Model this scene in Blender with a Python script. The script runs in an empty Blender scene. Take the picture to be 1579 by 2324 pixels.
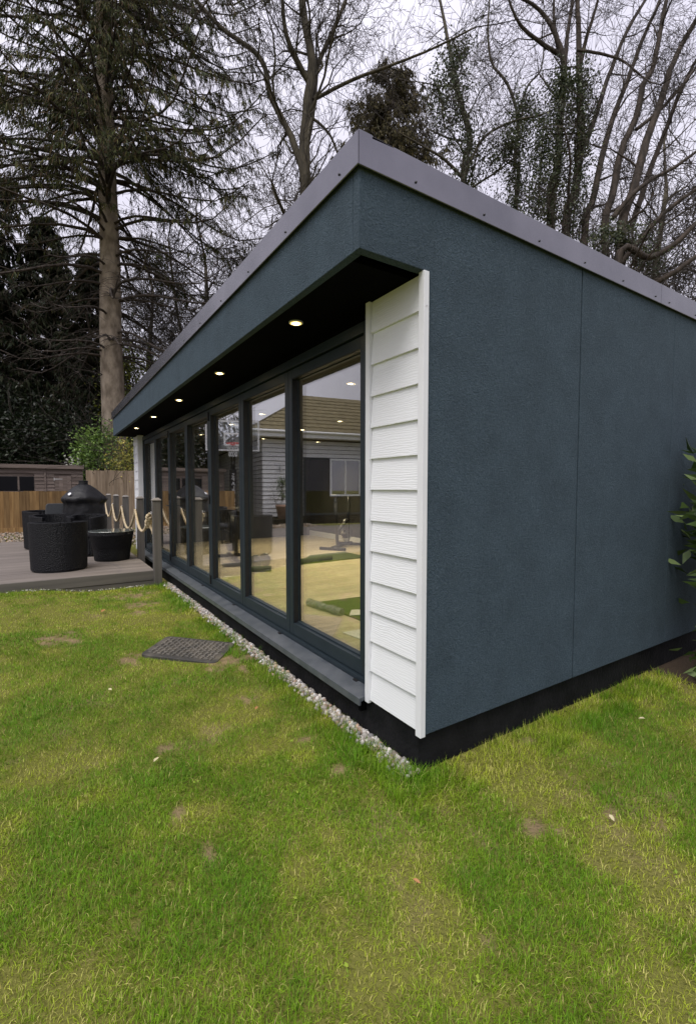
import bpy, bmesh, math, random
import numpy as np
from mathutils import Vector, Matrix

scene = bpy.context.scene
R = math.radians
# ------------------------------------------------------------------ camera
PITCH, YAW, EYE = 2.94, 33.1, 1.5
cam_d = bpy.data.cameras.new('camera')
cam_d.sensor_fit = 'HORIZONTAL'
cam_d.sensor_width = 36.0
cam_d.lens = 36.0 * 1052.0 / 1579.0
cam_d.clip_start = 0.02
cam_d.clip_end = 600
cam = bpy.data.objects.new('camera', cam_d)
scene.collection.objects.link(cam)
cam.location = (0, 0, EYE)
cam.rotation_euler = (R(90 - PITCH), 0, R(-YAW))
scene.camera = cam
# ------------------------------------------------------------------ sky and sun
SUN_EL, SUN_AZ = 60.0, 240.0            # azimuth clockwise from +Y, where the light comes from
world = bpy.data.worlds.new('World')
scene.world = world
world.use_nodes = True
wn, wl = world.node_tree.nodes, world.node_tree.links
wn.clear()
w_out = wn.new('ShaderNodeOutputWorld')
w_sky = wn.new('ShaderNodeTexSky')
w_sky.sky_type = 'NISHITA'
w_sky.sun_disc = False
w_sky.sun_elevation = R(SUN_EL)
w_sky.sun_rotation = R(SUN_AZ)
w_sky.air_density = 1.5
w_sky.dust_density = 4.0
w_bg1 = wn.new('ShaderNodeBackground')
w_bg1.inputs['Strength'].default_value = 0.10
w_hs = wn.new('ShaderNodeHueSaturation')
w_hs.inputs['Saturation'].default_value = 0.12
wl.new(w_sky.outputs[0], w_hs.inputs['Color'])
wl.new(w_hs.outputs[0], w_bg1.inputs['Color'])
# even overcast layer with faint cloud structure
w_tc = wn.new('ShaderNodeTexCoord')
w_no = wn.new('ShaderNodeTexNoise')
w_no.inputs['Scale'].default_value = 2.2
w_no.inputs['Detail'].default_value = 5
w_ra = wn.new('ShaderNodeValToRGB')
w_ra.color_ramp.elements[0].position = 0.3
w_ra.color_ramp.elements[0].color = (0.60, 0.58, 0.70, 1)
w_ra.color_ramp.elements[1].position = 0.7
w_ra.color_ramp.elements[1].color = (0.75, 0.73, 0.84, 1)
wl.new(w_tc.outputs['Generated'], w_no.inputs['Vector'])
wl.new(w_no.outputs['Fac'], w_ra.inputs['Fac'])
w_bg2 = wn.new('ShaderNodeBackground')
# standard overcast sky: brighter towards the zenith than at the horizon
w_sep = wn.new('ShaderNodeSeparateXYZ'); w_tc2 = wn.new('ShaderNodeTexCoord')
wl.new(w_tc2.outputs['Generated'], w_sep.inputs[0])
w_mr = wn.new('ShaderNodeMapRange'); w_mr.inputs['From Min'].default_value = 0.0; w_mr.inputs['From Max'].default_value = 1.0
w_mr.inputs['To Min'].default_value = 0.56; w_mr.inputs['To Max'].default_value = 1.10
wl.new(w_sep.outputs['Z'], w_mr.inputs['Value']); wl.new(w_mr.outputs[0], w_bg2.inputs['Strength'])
wl.new(w_ra.outputs[0], w_bg2.inputs['Color'])
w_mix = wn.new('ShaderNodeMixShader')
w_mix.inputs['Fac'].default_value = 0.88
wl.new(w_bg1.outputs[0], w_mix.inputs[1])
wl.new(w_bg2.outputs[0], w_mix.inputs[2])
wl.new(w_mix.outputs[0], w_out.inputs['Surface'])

sun_d = bpy.data.lights.new('sun', 'SUN')
sun_d.energy = 1.5
sun_d.angle = R(35)
sun_d.color = (1.0, 0.96, 0.90)
sun = bpy.data.objects.new('sun', sun_d)
scene.collection.objects.link(sun)
_az, _el = R(SUN_AZ), R(SUN_EL)
to_sun = Vector((math.sin(_az) * math.cos(_el), math.cos(_az) * math.cos(_el), math.sin(_el)))
sun.rotation_euler = to_sun.to_track_quat('Z', 'Y').to_euler()
sun.location = (-8, -8, 18)
# ------------------------------------------------------------------ exposure, render
vs = scene.view_settings
vs.view_transform = 'Standard'
vs.look = 'None'
vs.exposure = 0.74
vs.gamma = 1.0
vs.use_curve_mapping = False
cy = scene.cycles
cy.use_denoising = True
cy.max_bounces = 10
cy.transparent_max_bounces = 24
cy.glossy_bounces = 5
cy.diffuse_bounces = 4
cy.sample_clamp_indirect = 6.0
cy.caustics_reflective = False
cy.caustics_refractive = False

# ------------------------------------------------------------------ helpers
_fw = np.array([math.sin(R(YAW)) * math.cos(R(PITCH)), math.cos(R(YAW)) * math.cos(R(PITCH)), -math.sin(R(PITCH))])
_rt = np.array([math.cos(R(YAW)), -math.sin(R(YAW)), 0.0])
_up = np.cross(_rt, _fw)
def P(x, y, d):
    """world point seen at (x, y) of a 1579 x 2324 picture at depth d"""
    v = np.array([0, 0, EYE]) + d * (_fw + _rt * (x - 789.5) / 1052.0 - _up * (y - 1162.0) / 1052.0)
    return (float(v[0]), float(v[1]), float(v[2]))

COL = scene.collection
class MB:
    """collects boxes, tubes, lathes and prisms into one mesh"""
    def __init__(s): s.v, s.f = [], []
    def box(s, x0, x1, y0, y1, z0, z1):
        b = len(s.v)
        s.v += [(x0,y0,z0),(x1,y0,z0),(x1,y1,z0),(x0,y1,z0),(x0,y0,z1),(x1,y0,z1),(x1,y1,z1),(x0,y1,z1)]
        s.f += [(b,b+3,b+2,b+1),(b+4,b+5,b+6,b+7),(b,b+1,b+5,b+4),(b+1,b+2,b+6,b+5),(b+2,b+3,b+7,b+6),(b+3,b,b+4,b+7)]
        return s
    def prism(s, poly, axis, a0, a1):
        """extrude a 2-D polygon along axis 'x','y' or 'z'"""
        b, n = len(s.v), len(poly)
        def pt(p, a):
            return {'x': (a, p[0], p[1]), 'y': (p[0], a, p[1]), 'z': (p[0], p[1], a)}[axis]
        s.v += [pt(p, a0) for p in poly] + [pt(p, a1) for p in poly]
        s.f.append(tuple(b + i for i in range(n))[::-1]); s.f.append(tuple(b + n + i for i in range(n)))
        for i in range(n):
            j = (i + 1) % n
            s.f.append((b+i, b+j, b+n+j, b+n+i))
        return s
    def tube(s, pts, rad, sides=8, cap=True):
        pts = [Vector(p) for p in pts]; n = len(pts)
        if not hasattr(rad, '__len__'): rad = [rad] * n
        b = len(s.v); u = None
        for i, p in enumerate(pts):
            t = (pts[min(i+1, n-1)] - pts[max(i-1, 0)]).normalized()
            if u is None:
                u = t.orthogonal().normalized()
            else:
                u = (u - t * u.dot(t)).normalized()
            w = t.cross(u)
            for k in range(sides):
                a = 2 * math.pi * k / sides
                s.v.append(tuple(p + (u * math.cos(a) + w * math.sin(a)) * rad[i]))
        for i in range(n - 1):
            for k in range(sides):
                k2 = (k + 1) % sides
                s.f.append((b+i*sides+k, b+i*sides+k2, b+(i+1)*sides+k2, b+(i+1)*sides+k))
        if cap:
            s.f.append(tuple(b + k for k in range(sides))[::-1])
            s.f.append(tuple(b + (n-1)*sides + k for k in range(sides)))
        return s
    def lathe(s, prof, cx=0, cyy=0, sides=24, sx=1, sy=1, fold=None):
        b = len(s.v); n = len(prof)
        for i, (r, z) in enumerate(prof):
            for k in range(sides):
                a = 2 * math.pi * k / sides
                rr = r * (fold(a, z, i) if fold else 1)
                s.v.append((cx + rr * math.cos(a) * sx, cyy + rr * math.sin(a) * sy, z))
        for i in range(n - 1):
            for k in range(sides):
                k2 = (k + 1) % sides
                s.f.append((b+i*sides+k, b+i*sides+k2, b+(i+1)*sides+k2, b+(i+1)*sides+k))
        s.f.append(tuple(b + k for k in range(sides))[::-1])
        s.f.append(tuple(b + (n-1)*sides + k for k in range(sides)))
        return s
    def mesh(s, name='m', smooth=False):
        me = bpy.data.meshes.new(name)
        me.from_pydata(s.v, [], s.f)
        if smooth: me.polygons.foreach_set('use_smooth', [True] * len(me.polygons))
        me.update()
        return me
    def build(s, name, mat, parent=None, smooth=False, bevel=0, loc=None, rot=None):
        return obj(name, s.mesh(name, smooth), mat, parent, bevel, loc, rot, smooth)

def obj(name, me, mat, parent=None, bevel=0, loc=None, rot=None, smooth=False):
    o = bpy.data.objects.new(name, me)
    COL.objects.link(o)
    if mat is not None and len(me.materials) == 0: me.materials.append(mat)
    if parent is not None: o.parent = parent
    if loc is not None: o.location = loc
    if rot is not None: o.rotation_euler = rot
    if bevel:
        m = o.modifiers.new('bevel', 'BEVEL'); m.width = bevel; m.segments = 2; m.limit_method = 'ANGLE'
    if smooth and bevel == 0:
        pass
    return o
def tag(o, label=None, cat=None, group=None, kind=None):
    if label: o['label'] = label
    if cat: o['category'] = cat
    if group: o['group'] = group
    if kind: o['kind'] = kind
    return o
def thing(name, label, cat, loc=(0, 0, 0), rz=0, group=None):
    o = bpy.data.objects.new(name, None)
    o.empty_display_size = 0.1
    COL.objects.link(o); o.location = loc; o.rotation_euler = (0, 0, rz)
    return tag(o, label, cat, group)
def copy_tree(o, parent=None):
    c = o.copy(); COL.objects.link(c); c.parent = parent
    for ch in list(o.children): copy_tree(ch, c)
    return c

def np_mesh(name, V, F, tint=None):
    """mesh from numpy arrays; F is (n,3) or (n,4); tint (nverts,3) becomes a colour attribute"""
    me = bpy.data.meshes.new(name)
    V = np.ascontiguousarray(V, dtype=np.float32); F = np.ascontiguousarray(F, dtype=np.int32)
    k = F.shape[1]
    me.vertices.add(len(V)); me.vertices.foreach_set('co', V.ravel())
    me.loops.add(F.size); me.loops.foreach_set('vertex_index', F.ravel())
    me.polygons.add(len(F))
    me.polygons.foreach_set('loop_start', np.arange(0, F.size, k, dtype=np.int32))
    me.polygons.foreach_set('loop_total', np.full(len(F), k, dtype=np.int32))
    if tint is not None:
        ca = me.color_attributes.new('tint', 'FLOAT_COLOR', 'POINT')
        c4 = np.ones((len(V), 4), dtype=np.float32); c4[:, :3] = tint
        ca.data.foreach_set('color', c4.ravel())
    me.update(calc_edges=True)
    return me

# ------------------------------------------------------------------ materials
def new_mat(name):
    m = bpy.data.materials.new(name); m.use_nodes = True
    nt = m.node_tree; b = nt.nodes['Principled BSDF']
    return m, nt, b
def mat(name, c1, c2=None, scale=8.0, rough=0.6, metal=0.0, bump=0.0, bscale=60.0, stretch=(1, 1, 1), detail=6,
        coat=0.0, rand=0.0, spec=0.5, wave=None, coords='Object', bdist=0.01, lo=0.35, hi=0.65):
    m, nt, b = new_mat(name); N, L = nt.nodes, nt.links
    b.inputs['Roughness'].default_value = rough
    b.inputs['Metallic'].default_value = metal
    b.inputs['Specular IOR Level'].default_value = spec
    b.inputs['Coat Weight'].default_value = coat
    tc = N.new('ShaderNodeTexCoord'); mp = N.new('ShaderNodeMapping')
    mp.inputs['Scale'].default_value = stretch
    L.new(tc.outputs[coords], mp.inputs['Vector'])
    vec = mp.outputs[0]
    if rand:
        oi = N.new('ShaderNodeObjectInfo'); va = N.new('ShaderNodeVectorMath'); va.operation = 'ADD'
        mu = N.new('ShaderNodeMath'); mu.operation = 'MULTIPLY'; mu.inputs[1].default_value = 37.0
        L.new(oi.outputs['Random'], mu.inputs[0]); L.new(vec, va.inputs[0]); L.new(mu.outputs[0], va.inputs[1])
        vec = va.outputs[0]
    no = N.new('ShaderNodeTexNoise'); no.inputs['Scale'].default_value = scale; no.inputs['Detail'].default_value = detail
    L.new(vec, no.inputs['Vector'])
    ra = N.new('ShaderNodeValToRGB')
    ra.color_ramp.elements[0].position = lo; ra.color_ramp.elements[1].position = hi
    ra.color_ramp.elements[0].color = (*c1, 1); ra.color_ramp.elements[1].color = (*(c2 or c1), 1)
    L.new(no.outputs['Fac'], ra.inputs['Fac'])
    col = ra.outputs[0]
    if rand:
        hs = N.new('ShaderNodeHueSaturation')
        mr = N.new('ShaderNodeMapRange'); mr.inputs['To Min'].default_value = 1 - rand; mr.inputs['To Max'].default_value = 1 + rand
        L.new(oi.outputs['Random'], mr.inputs['Value']); L.new(mr.outputs[0], hs.inputs['Value'])
        L.new(col, hs.inputs['Color']); col = hs.outputs[0]
    L.new(col, b.inputs['Base Color'])
    if bump:
        bn = N.new('ShaderNodeTexNoise'); bn.inputs['Scale'].default_value = bscale; bn.inputs['Detail'].default_value = 4
        L.new(vec, bn.inputs['Vector'])
        bu = N.new('ShaderNodeBump'); bu.inputs['Strength'].default_value = bump; bu.inputs['Distance'].default_value = bdist
        L.new(bn.outputs['Fac'], bu.inputs['Height']); L.new(bu.outputs[0], b.inputs['Normal'])
    return m
def tint_mat(name, rough=0.6, trans=0.0, spec=0.3, mul=1.0):
    """colour from the mesh's own tint attribute (leaves, pebbles, blades)"""
    m, nt, b = new_mat(name); N, L = nt.nodes, nt.links
    at = N.new('ShaderNodeAttribute'); at.attribute_name = 'tint'
    L.new(at.outputs['Color'], b.inputs['Base Color'])
    b.inputs['Roughness'].default_value = rough
    b.inputs['Specular IOR Level'].default_value = spec
    if trans:
        tr = N.new('ShaderNodeBsdfTranslucent'); mx = N.new('ShaderNodeMixShader'); mx.inputs[0].default_value = trans
        out = N['Material Output']
        L.new(at.outputs['Color'], tr.inputs['Color'])
        L.new(b.outputs[0], mx.inputs[1]); L.new(tr.outputs[0], mx.inputs[2]); L.new(mx.outputs[0], out.inputs['Surface'])
    return m
def glow_mat(name, col, strength):
    m, nt, b = new_mat(name)
    b.inputs['Base Color'].default_value = (0.8, 0.8, 0.8, 1)
    b.inputs['Emission Color'].default_value = (*col, 1); b.inputs['Emission Strength'].default_value = strength
    return m
def glass_mat(name, f0=0.07, tint=(0.93, 0.95, 0.94), power=4.0, rough=0.0):
    m, nt, b = new_mat(name); N, L = nt.nodes, nt.links
    N.remove(b); out = N['Material Output']
    lw = N.new('ShaderNodeLayerWeight'); lw.inputs['Blend'].default_value = 0.5
    pw = N.new('ShaderNodeMath'); pw.operation = 'POWER'; pw.inputs[1].default_value = power
    ma = N.new('ShaderNodeMath'); ma.operation = 'MULTIPLY_ADD'; ma.inputs[1].default_value = 1 - f0; ma.inputs[2].default_value = f0
    tr = N.new('ShaderNodeBsdfTransparent'); tr.inputs['Color'].default_value = (*tint, 1)
    gl = N.new('ShaderNodeBsdfGlossy'); gl.inputs['Roughness'].default_value = rough; gl.inputs['Color'].default_value = (1, 1, 1, 1)
    mx = N.new('ShaderNodeMixShader')
    L.new(lw.outputs['Facing'], pw.inputs[0]); L.new(pw.outputs[0], ma.inputs[0]); L.new(ma.outputs[0], mx.inputs[0])
    L.new(tr.outputs[0], mx.inputs[1]); L.new(gl.outputs[0], mx.inputs[2]); L.new(mx.outputs[0], out.inputs['Surface'])
    return m

def render_mat():
    """slate-blue scraped render: fine grit with short scratches"""
    m, nt, b = new_mat('scraped_render'); N, L = nt.nodes, nt.links
    tc = N.new('ShaderNodeTexCoord')
    n1 = N.new('ShaderNodeTexNoise'); n1.inputs['Scale'].default_value = 130; n1.inputs['Detail'].default_value = 5; n1.inputs['Roughness'].default_value = 0.7
    n2 = N.new('ShaderNodeTexNoise'); n2.inputs['Scale'].default_value = 5.0; n2.inputs['Detail'].default_value = 7
    vo = N.new('ShaderNodeTexNoise'); vo.inputs['Scale'].default_value = 32; vo.inputs['Detail'].default_value = 4; vo.inputs['Distortion'].default_value = 3.5
    for n in (n1, n2, vo): L.new(tc.outputs['Object'], n.inputs['Vector'])
    ra = N.new('ShaderNodeValToRGB')
    ra.color_ramp.elements[0].position = 0.3; ra.color_ramp.elements[0].color = (0.022, 0.040, 0.056, 1)
    ra.color_ramp.elements[1].position = 0.72; ra.color_ramp.elements[1].color = (0.086, 0.120, 0.150, 1)
    ad = N.new('ShaderNodeMath'); ad.operation = 'ADD'
    ml = N.new('ShaderNodeMath'); ml.operation = 'MULTIPLY'; ml.inputs[1].default_value = 0.5
    L.new(n1.outputs['Fac'], ad.inputs[0]); L.new(vo.outputs['Fac'], ad.inputs[1]); L.new(ad.outputs[0], ml.inputs[0])
    L.new(ml.outputs[0], ra.inputs['Fac'])
    mxc = N.new('ShaderNodeMix'); mxc.data_type = 'RGBA'; mxc.blend_type = 'MULTIPLY'; mxc.inputs['Factor'].default_value = 0.55
    r2 = N.new('ShaderNodeValToRGB'); r2.color_ramp.elements[0].color = (0.75, 0.75, 0.75, 1); r2.color_ramp.elements[1].color = (1.1, 1.1, 1.1, 1)
    r2.color_ramp.elements[0].position = 0.3; r2.color_ramp.elements[1].position = 0.7
    L.new(n2.outputs['Fac'], r2.inputs['Fac'])
    L.new(ra.outputs[0], mxc.inputs['A']); L.new(r2.outputs[0], mxc.inputs['B'])
    L.new(mxc.outputs['Result'], b.inputs['Base Color'])
    b.inputs['Roughness'].default_value = 0.9; b.inputs['Specular IOR Level'].default_value = 0.25
    bu = N.new('ShaderNodeBump'); bu.inputs['Strength'].default_value = 1.0; bu.inputs['Distance'].default_value = 0.012
    L.new(ml.outputs[0], bu.inputs['Height']); L.new(bu.outputs[0], b.inputs['Normal'])
    return m
def embossed_mat():
    """white fibre-cement board with embossed cedar grain along object Y"""
    m, nt, b = new_mat('white_embossed_board'); N, L = nt.nodes, nt.links
    tc = N.new('ShaderNodeTexCoord'); oi = N.new('ShaderNodeObjectInfo')
    mu = N.new('ShaderNodeMath'); mu.operation = 'MULTIPLY'; mu.inputs[1].default_value = 53.0
    va = N.new('ShaderNodeVectorMath'); va.operation = 'ADD'
    L.new(oi.outputs['Random'], mu.inputs[0]); L.new(tc.outputs['Object'], va.inputs[0]); L.new(mu.outputs[0], va.inputs[1])
    mp = N.new('ShaderNodeMapping'); mp.inputs['Scale'].default_value = (1, 0.16, 1)
    L.new(va.outputs[0], mp.inputs['Vector'])
    wa = N.new('ShaderNodeTexWave'); wa.wave_type = 'BANDS'; wa.bands_direction = 'Z'
    wa.inputs['Scale'].default_value = 24; wa.inputs['Distortion'].default_value = 9.0
    wa.inputs['Detail'].default_value = 3.0; wa.inputs['Detail Scale'].default_value = 1.6; wa.inputs['Detail Roughness'].default_value = 0.6
    L.new(mp.outputs[0], wa.inputs['Vector'])
    no = N.new('ShaderNodeTexNoise'); no.inputs['Scale'].default_value = 9; L.new(mp.outputs[0], no.inputs['Vector'])
    ml = N.new('ShaderNodeMath'); ml.operation = 'MULTIPLY'
    L.new(wa.outputs['Fac'], ml.inputs[0]); L.new(no.outputs['Fac'], ml.inputs[1])
    bu = N.new('ShaderNodeBump'); bu.inputs['Strength'].default_value = 0.36; bu.inputs['Distance'].default_value = 0.003
    L.new(ml.outputs[0], bu.inputs['Height']); L.new(bu.outputs[0], b.inputs['Normal'])
    b.inputs['Base Color'].default_value = (0.79, 0.805, 0.825, 1); b.inputs['Roughness'].default_value = 0.5
    return m

M = {}
M['render'] = render_mat()
M['emboss'] = embossed_mat()
M['white'] = mat('white_trim', (0.74, 0.75, 0.775), (0.77, 0.78, 0.80), 5, 0.4)
M['coping'] = mat('grey_coated_steel', (0.15, 0.148, 0.168), (0.195, 0.19, 0.213), 3, 0.24, metal=0.8, bump=0.05, bscale=350, bdist=0.002)
M['frame'] = mat('anthracite_frame', (0.016, 0.025, 0.032), (0.021, 0.031, 0.038), 4, 0.42, spec=.3, bump=0.03, bscale=500, bdist=0.002)
M['sill'] = mat('anthracite_sill', (0.060, 0.070, 0.082), (0.095, 0.105, 0.117), 9, 0.36, bump=0.03, bscale=300, bdist=0.002)
M['black'] = mat('black_soffit', (0.002, 0.002, 0.0022), (0.003, 0.003, 0.0033), 4, 0.9, spec=.03)
M['plinth'] = mat('black_bitumen', (0.004, 0.0044, 0.0052), (0.011, 0.011, 0.0125), 6, 0.8, spec=.15, bump=0.6, bscale=40, bdist=0.01)
M['rubber'] = mat('black_rubber', (0.008, 0.008, 0.009), (0.014, 0.014, 0.014), 20, 0.45)
M['glass'] = glass_mat('door_glass', 0.085, (0.92, 0.94, 0.92), 2.2)
M['screw'] = mat('dark_screw', (0.02, 0.02, 0.022), None, 5, 0.4, metal=0.5)
M['lamp'] = glow_mat('lamp_lens', (1.0, 0.82, 0.48), 14)
M['glow_ring'] = glow_mat('lamp_glow_ring', (1.0, 0.62, 0.16), 1.1)  # warm emission stands in for the glow round the lens
M['steel'] = mat('brushed_steel', (0.55, 0.55, 0.56), (0.62, 0.62, 0.62), 40, 0.3, metal=1.0)
M['oak'] = mat('oak_laminate', (0.44, 0.37, 0.25), (0.58, 0.50, 0.36), 5, 0.42, stretch=(0.35, 3.5, 1), rand=0.10)
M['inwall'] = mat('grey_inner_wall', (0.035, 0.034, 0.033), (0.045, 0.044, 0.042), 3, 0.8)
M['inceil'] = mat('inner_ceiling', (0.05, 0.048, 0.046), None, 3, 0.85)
# ------------------------------------------------------------------ the garden room
room = thing('garden_room', 'slate-blue flat-roofed garden room with bifold doors and overhanging canopy', 'garden room', (1.62, 1.75, 0)); room['kind'] = 'thing'
ROOM0 = Vector(room.location)
def rb(mb, name, m, parent=None, bevel=0, smooth=False):
    """build a part whose coordinates are world ones; the parent chain sits at ROOM0"""
    o = mb.build(name, m, parent or room, smooth, bevel)
    if parent is None or parent is room: o.location = -ROOM0
    return o
YW, YE = 1.75, 10.67          # end walls
XF, XB = 1.20, 5.80           # canopy front, back wall
ZB, ZS, ZT = 0.214, 2.57, 2.95
XG = 1.69                     # front plane of the doors
# render boards on the near gable: four boards with open joints
rb(MB().prism([(XF, ZS), (1.6145, ZS), (1.6145, ZB), (2.950, ZB), (2.950, ZT), (XF, ZT)], 'y', YW, YW + 0.05), 'render_board', M['render'], bevel=0.003)
for a, b_ in ((2.962, 4.2825), (4.285, 5.60), (5.606, XB)):
    rb(MB().box(a, b_, YW, YW + 0.05, ZB, ZT), 'render_board', M['render'], bevel=0.003)
rb(MB().box(1.66, XB - 0.01, YW + 0.052, YW + 0.12, ZB + 0.02, ZT), 'wall_core', M['black'])
# fascia of the canopy
for a, b_ in ((YW + 0.052, 5.05), (5.055, YE)):
    rb(MB().box(XF, XF + 0.045, a, b_, ZS, ZT), 'fascia_board', M['render'], bevel=0.003)
rb(MB().box(XF + 0.047, XB, YE - 0.05, YE, ZS, ZT), 'render_board', M['render'])
rb(MB().box(1.70, XB, YE - 0.08, YE - 0.02, ZB, ZS), 'render_board', M['render'])
rb(MB().box(XB - 0.05, XB, YW + 0.125, YE - 0.09, ZB, ZT), 'render_board', M['render'])
# soffit
rb(MB().box(XF + 0.047, 1.80, YW + 0.125, YE - 0.052, ZS + 0.005, ZS + 0.03), 'soffit', M['black'])
# roof deck and coping
rb(MB().box(XF + 0.05, XB - 0.052, YW + 0.125, YE - 0.052, ZT - 0.05, ZT + 0.03), 'roof', M['black'])
def cop_profile(sgn, f):
    return [(f, 2.915), (f + sgn*0.006, 2.912), (f + sgn*0.006, 3.040), (f + sgn*0.20, 3.051), (f + sgn*0.20, 3.057), (f, 3.057)]
f0 = XF - 0.022
seg = [(YW - 0.022, 5.07), (5.073, 8.56), (8.563, YE + 0.02)]
for i, (a, b_) in enumerate(seg):
    c = rb(MB().prism([(x, z) for x, z in cop_profile(1, f0)], 'y', a, b_), 'coping', M['coping'], bevel=0.002)
    c['label'] = 'grey folded steel roof edge over the doors'
    y = 1.88 if i == 0 else a + 0.25
    while y < b_ - 0.05:
        s = MB().lathe([(0.006, -0.004), (0.006, 0.0), (0.004, 0.004)], sides=8).build('screw', M['screw'], c)
        s.location = (f0 - 0.002, y, 2.948); s.rotation_euler = (0, R(-90), 0)
        y += 0.575
f1 = YW - 0.022
for i, (a, b_) in enumerate(((f0 + 0.007, 3.985), (3.988, XB + 0.02))):
    c = rb(MB().prism([(z_[0], z_[1]) for z_ in cop_profile(1, f1)], 'x', a, b_), 'coping', M['coping'], bevel=0.002)
    c['label'] = 'grey folded steel roof edge over the side wall'
    if i == 0:
        rb(MB().prism([(f1 - 0.003, 2.913), (f1 - 0.0005, 2.913), (f1 - 0.0005, 3.058), (f1 - 0.003, 3.058)], 'x', f0 + 0.004, f0 + 0.075), 'coping_cap', M['coping'])
    x = 1.51 if i == 0 else 4.12
    while x < min(b_, 5.6):
        s = MB().lathe([(0.006, -0.004), (0.006, 0.0), (0.004, 0.004)], sides=8).build('screw', M['screw'], c)
        s.location = (x, f1 - 0.002, 2.948); s.rotation_euler = (R(90), 0, 0)
        x += 0.4775
# plinth
rb(MB().box(1.605, XB - 0.02, 1.785, YE - 0.06, -0.15, ZB + 0.012), 'plinth', M['plinth'])
# pilasters with lapped white boards
board = MB()
W_ = 0.418
board.prism([(0.0, 0.0), (0.0, 0.004), (0.016, 0.186), (0.026, 0.186), (0.026, 0.0)], 'y', 0.0, W_)
board_me = board.mesh('cladding_board')
for y0, zlo in ((1.782, 0.232), (10.215, 0.232)):
    pil = rb(MB().box(1.616, 1.80, y0 - (0.010 if y0 < 5 else 0.045), y0 + W_ + 0.005, ZB + 0.01, ZS), 'pilaster', M['white'])
    for k in range(13):
        h = 0.1797 * k + zlo
        if k == 12:
            me = MB().prism([(0.0, 0.0), (0.0, 0.004), (0.012, ZS - h), (0.024, ZS - h), (0.024, 0.0)], 'y', 0.0, W_).mesh('cladding_board')
            o = obj('cladding_board', me, M['emboss'], pil, 0.0015)
        else:
            o = obj('cladding_board', board_me, M['emboss'], pil, 0.0015)
        o.location = (1.591, y0 + 0.001, h)
    near = y0 < 5
    ct = MB()
    if near:
        ct.prism([(1.580, 1.742), (1.614, 1.742), (1.614, 1.7495), (1.587, 1.7495), (1.587, 1.7815), (1.580, 1.7815)], 'z', ZB - 0.004, ZS - 0.002)
        ct.build('corner_trim', M['white'], pil, bevel=0.0015)
        MB().box(1.580, 1.615, y0 + W_ + 0.002, y0 + W_ + 0.038, ZB + 0.0, ZS - 0.002).build('edge_trim', M['white'], pil, bevel=0.0015)
    else:
        MB().box(1.580, 1.70, y0 + W_ + 0.002, y0 + W_ + 0.05, ZB - 0.004, ZS - 0.002).build('corner_trim', M['white'], pil, bevel=0.0015)
        MB().box(1.580, 1.615, y0 - 0.040, y0 - 0.001, ZB, ZS - 0.002).build('edge_trim', M['white'], pil, bevel=0.0015)
    if near:
        s = MB().lathe([(0.004, -0.003), (0.004, 0.0), (0.003, 0.003)], sides=8).build('screw', M['steel'], pil)
        s.location = (1.597, 1.7415, 2.40); s.rotation_euler = (R(90), 0, 0)
# outer door frame
Y0, NP = 2.335, 7
PW = (10.17 - Y0 - 0.10) / NP
DZ0, DZ1 = 0.285, 2.455
fr = MB()
fr.box(XG - 0.02, XG + 0.07, Y0 - 0.085, Y0 + 0.05, 0.25, 2.53)
fr.box(XG - 0.02, XG + 0.07, 10.12, 10.19, 0.25, 2.53)
fr.box(XG - 0.02, XG + 0.07, Y0 + 0.052, 10.118, 2.462, 2.53)
fr.box(XG - 0.02, XG + 0.07, Y0 + 0.052, 10.118, 0.25, 0.280)
rb(fr, 'door_frame', M['frame'], bevel=0.002)
rb(MB().box(XG + 0.0, XG + 0.06, Y0 - 0.03, 10.19, 2.532, ZS + 0.004), 'head_packer', M['black'])
# sill with drip nose and its drain caps
sl = rb(MB().prism([(1.668, 0.252), (1.668, 0.225), (1.555, 0.215), (1.555, 0.192), (1.541, 0.192), (1.541, 0.238)], 'y', 2.241, 10.172), 'sill', M['sill'], bevel=0.002)
for k in range(7):
    MB().box(1.645, 1.667, 2.43 + 1.165 * k, 2.47 + 1.165 * k, 0.2475, 0.258).build('drain_cap', M['rubber'], sl, bevel=0.002)
rb(MB().box(1.56, 1.604, 2.252, 2.275, 0.15, 0.197), 'sill_bracket', M['black'])
# door leaves
ST, RB, RT, TH = 0.064, 0.098, 0.072, 0.072
def leaf_mesh(w):
    m = MB()
    m.box(0, TH, 0, ST, 0, DZ1 - DZ0)
    m.box(0, TH, w - ST, w, 0, DZ1 - DZ0)
    m.box(0.0005, TH, ST, w - ST, 0, RB)
    m.box(0.0005, TH, ST, w - ST, DZ1 - DZ0 - RT, DZ1 - DZ0)
    # glazing bead
    bd = 0.012
    m.box(0.048, TH - 0.002, ST, ST + bd, RB, DZ1 - DZ0 - RT)
    m.box(0.048, TH - 0.002, w - ST - bd, w - ST, RB, DZ1 - DZ0 - RT)
    m.box(0.030, TH - 0.002, ST + bd, w - ST - bd, RB, RB + bd)
    m.box(0.048, TH - 0.002, ST + bd, w - ST - bd, DZ1 - DZ0 - RT - bd, DZ1 - DZ0 - RT)
    return m.mesh('door_leaf')
def gasket_mesh(w):
    m = MB(); bd = 0.012; a, b_ = ST - 0.001, 0.046
    for (x0, x1, y0, y1, z0, z1) in ((.006, b_, ST, ST + .004, RB, DZ1 - DZ0 - RT), (.006, b_, w - ST - .004, w - ST, RB, DZ1 - DZ0 - RT), (.006, b_, ST + .004, w - ST - .004, DZ1 - DZ0 - RT - .004, DZ1 - DZ0 - RT)):
        m.box(x0, x1, y0, y1, z0, z1)
    return m.mesh('gasket')
w = PW - 0.006
leaf_me = leaf_mesh(w)
gasket_me = gasket_mesh(w)
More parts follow.
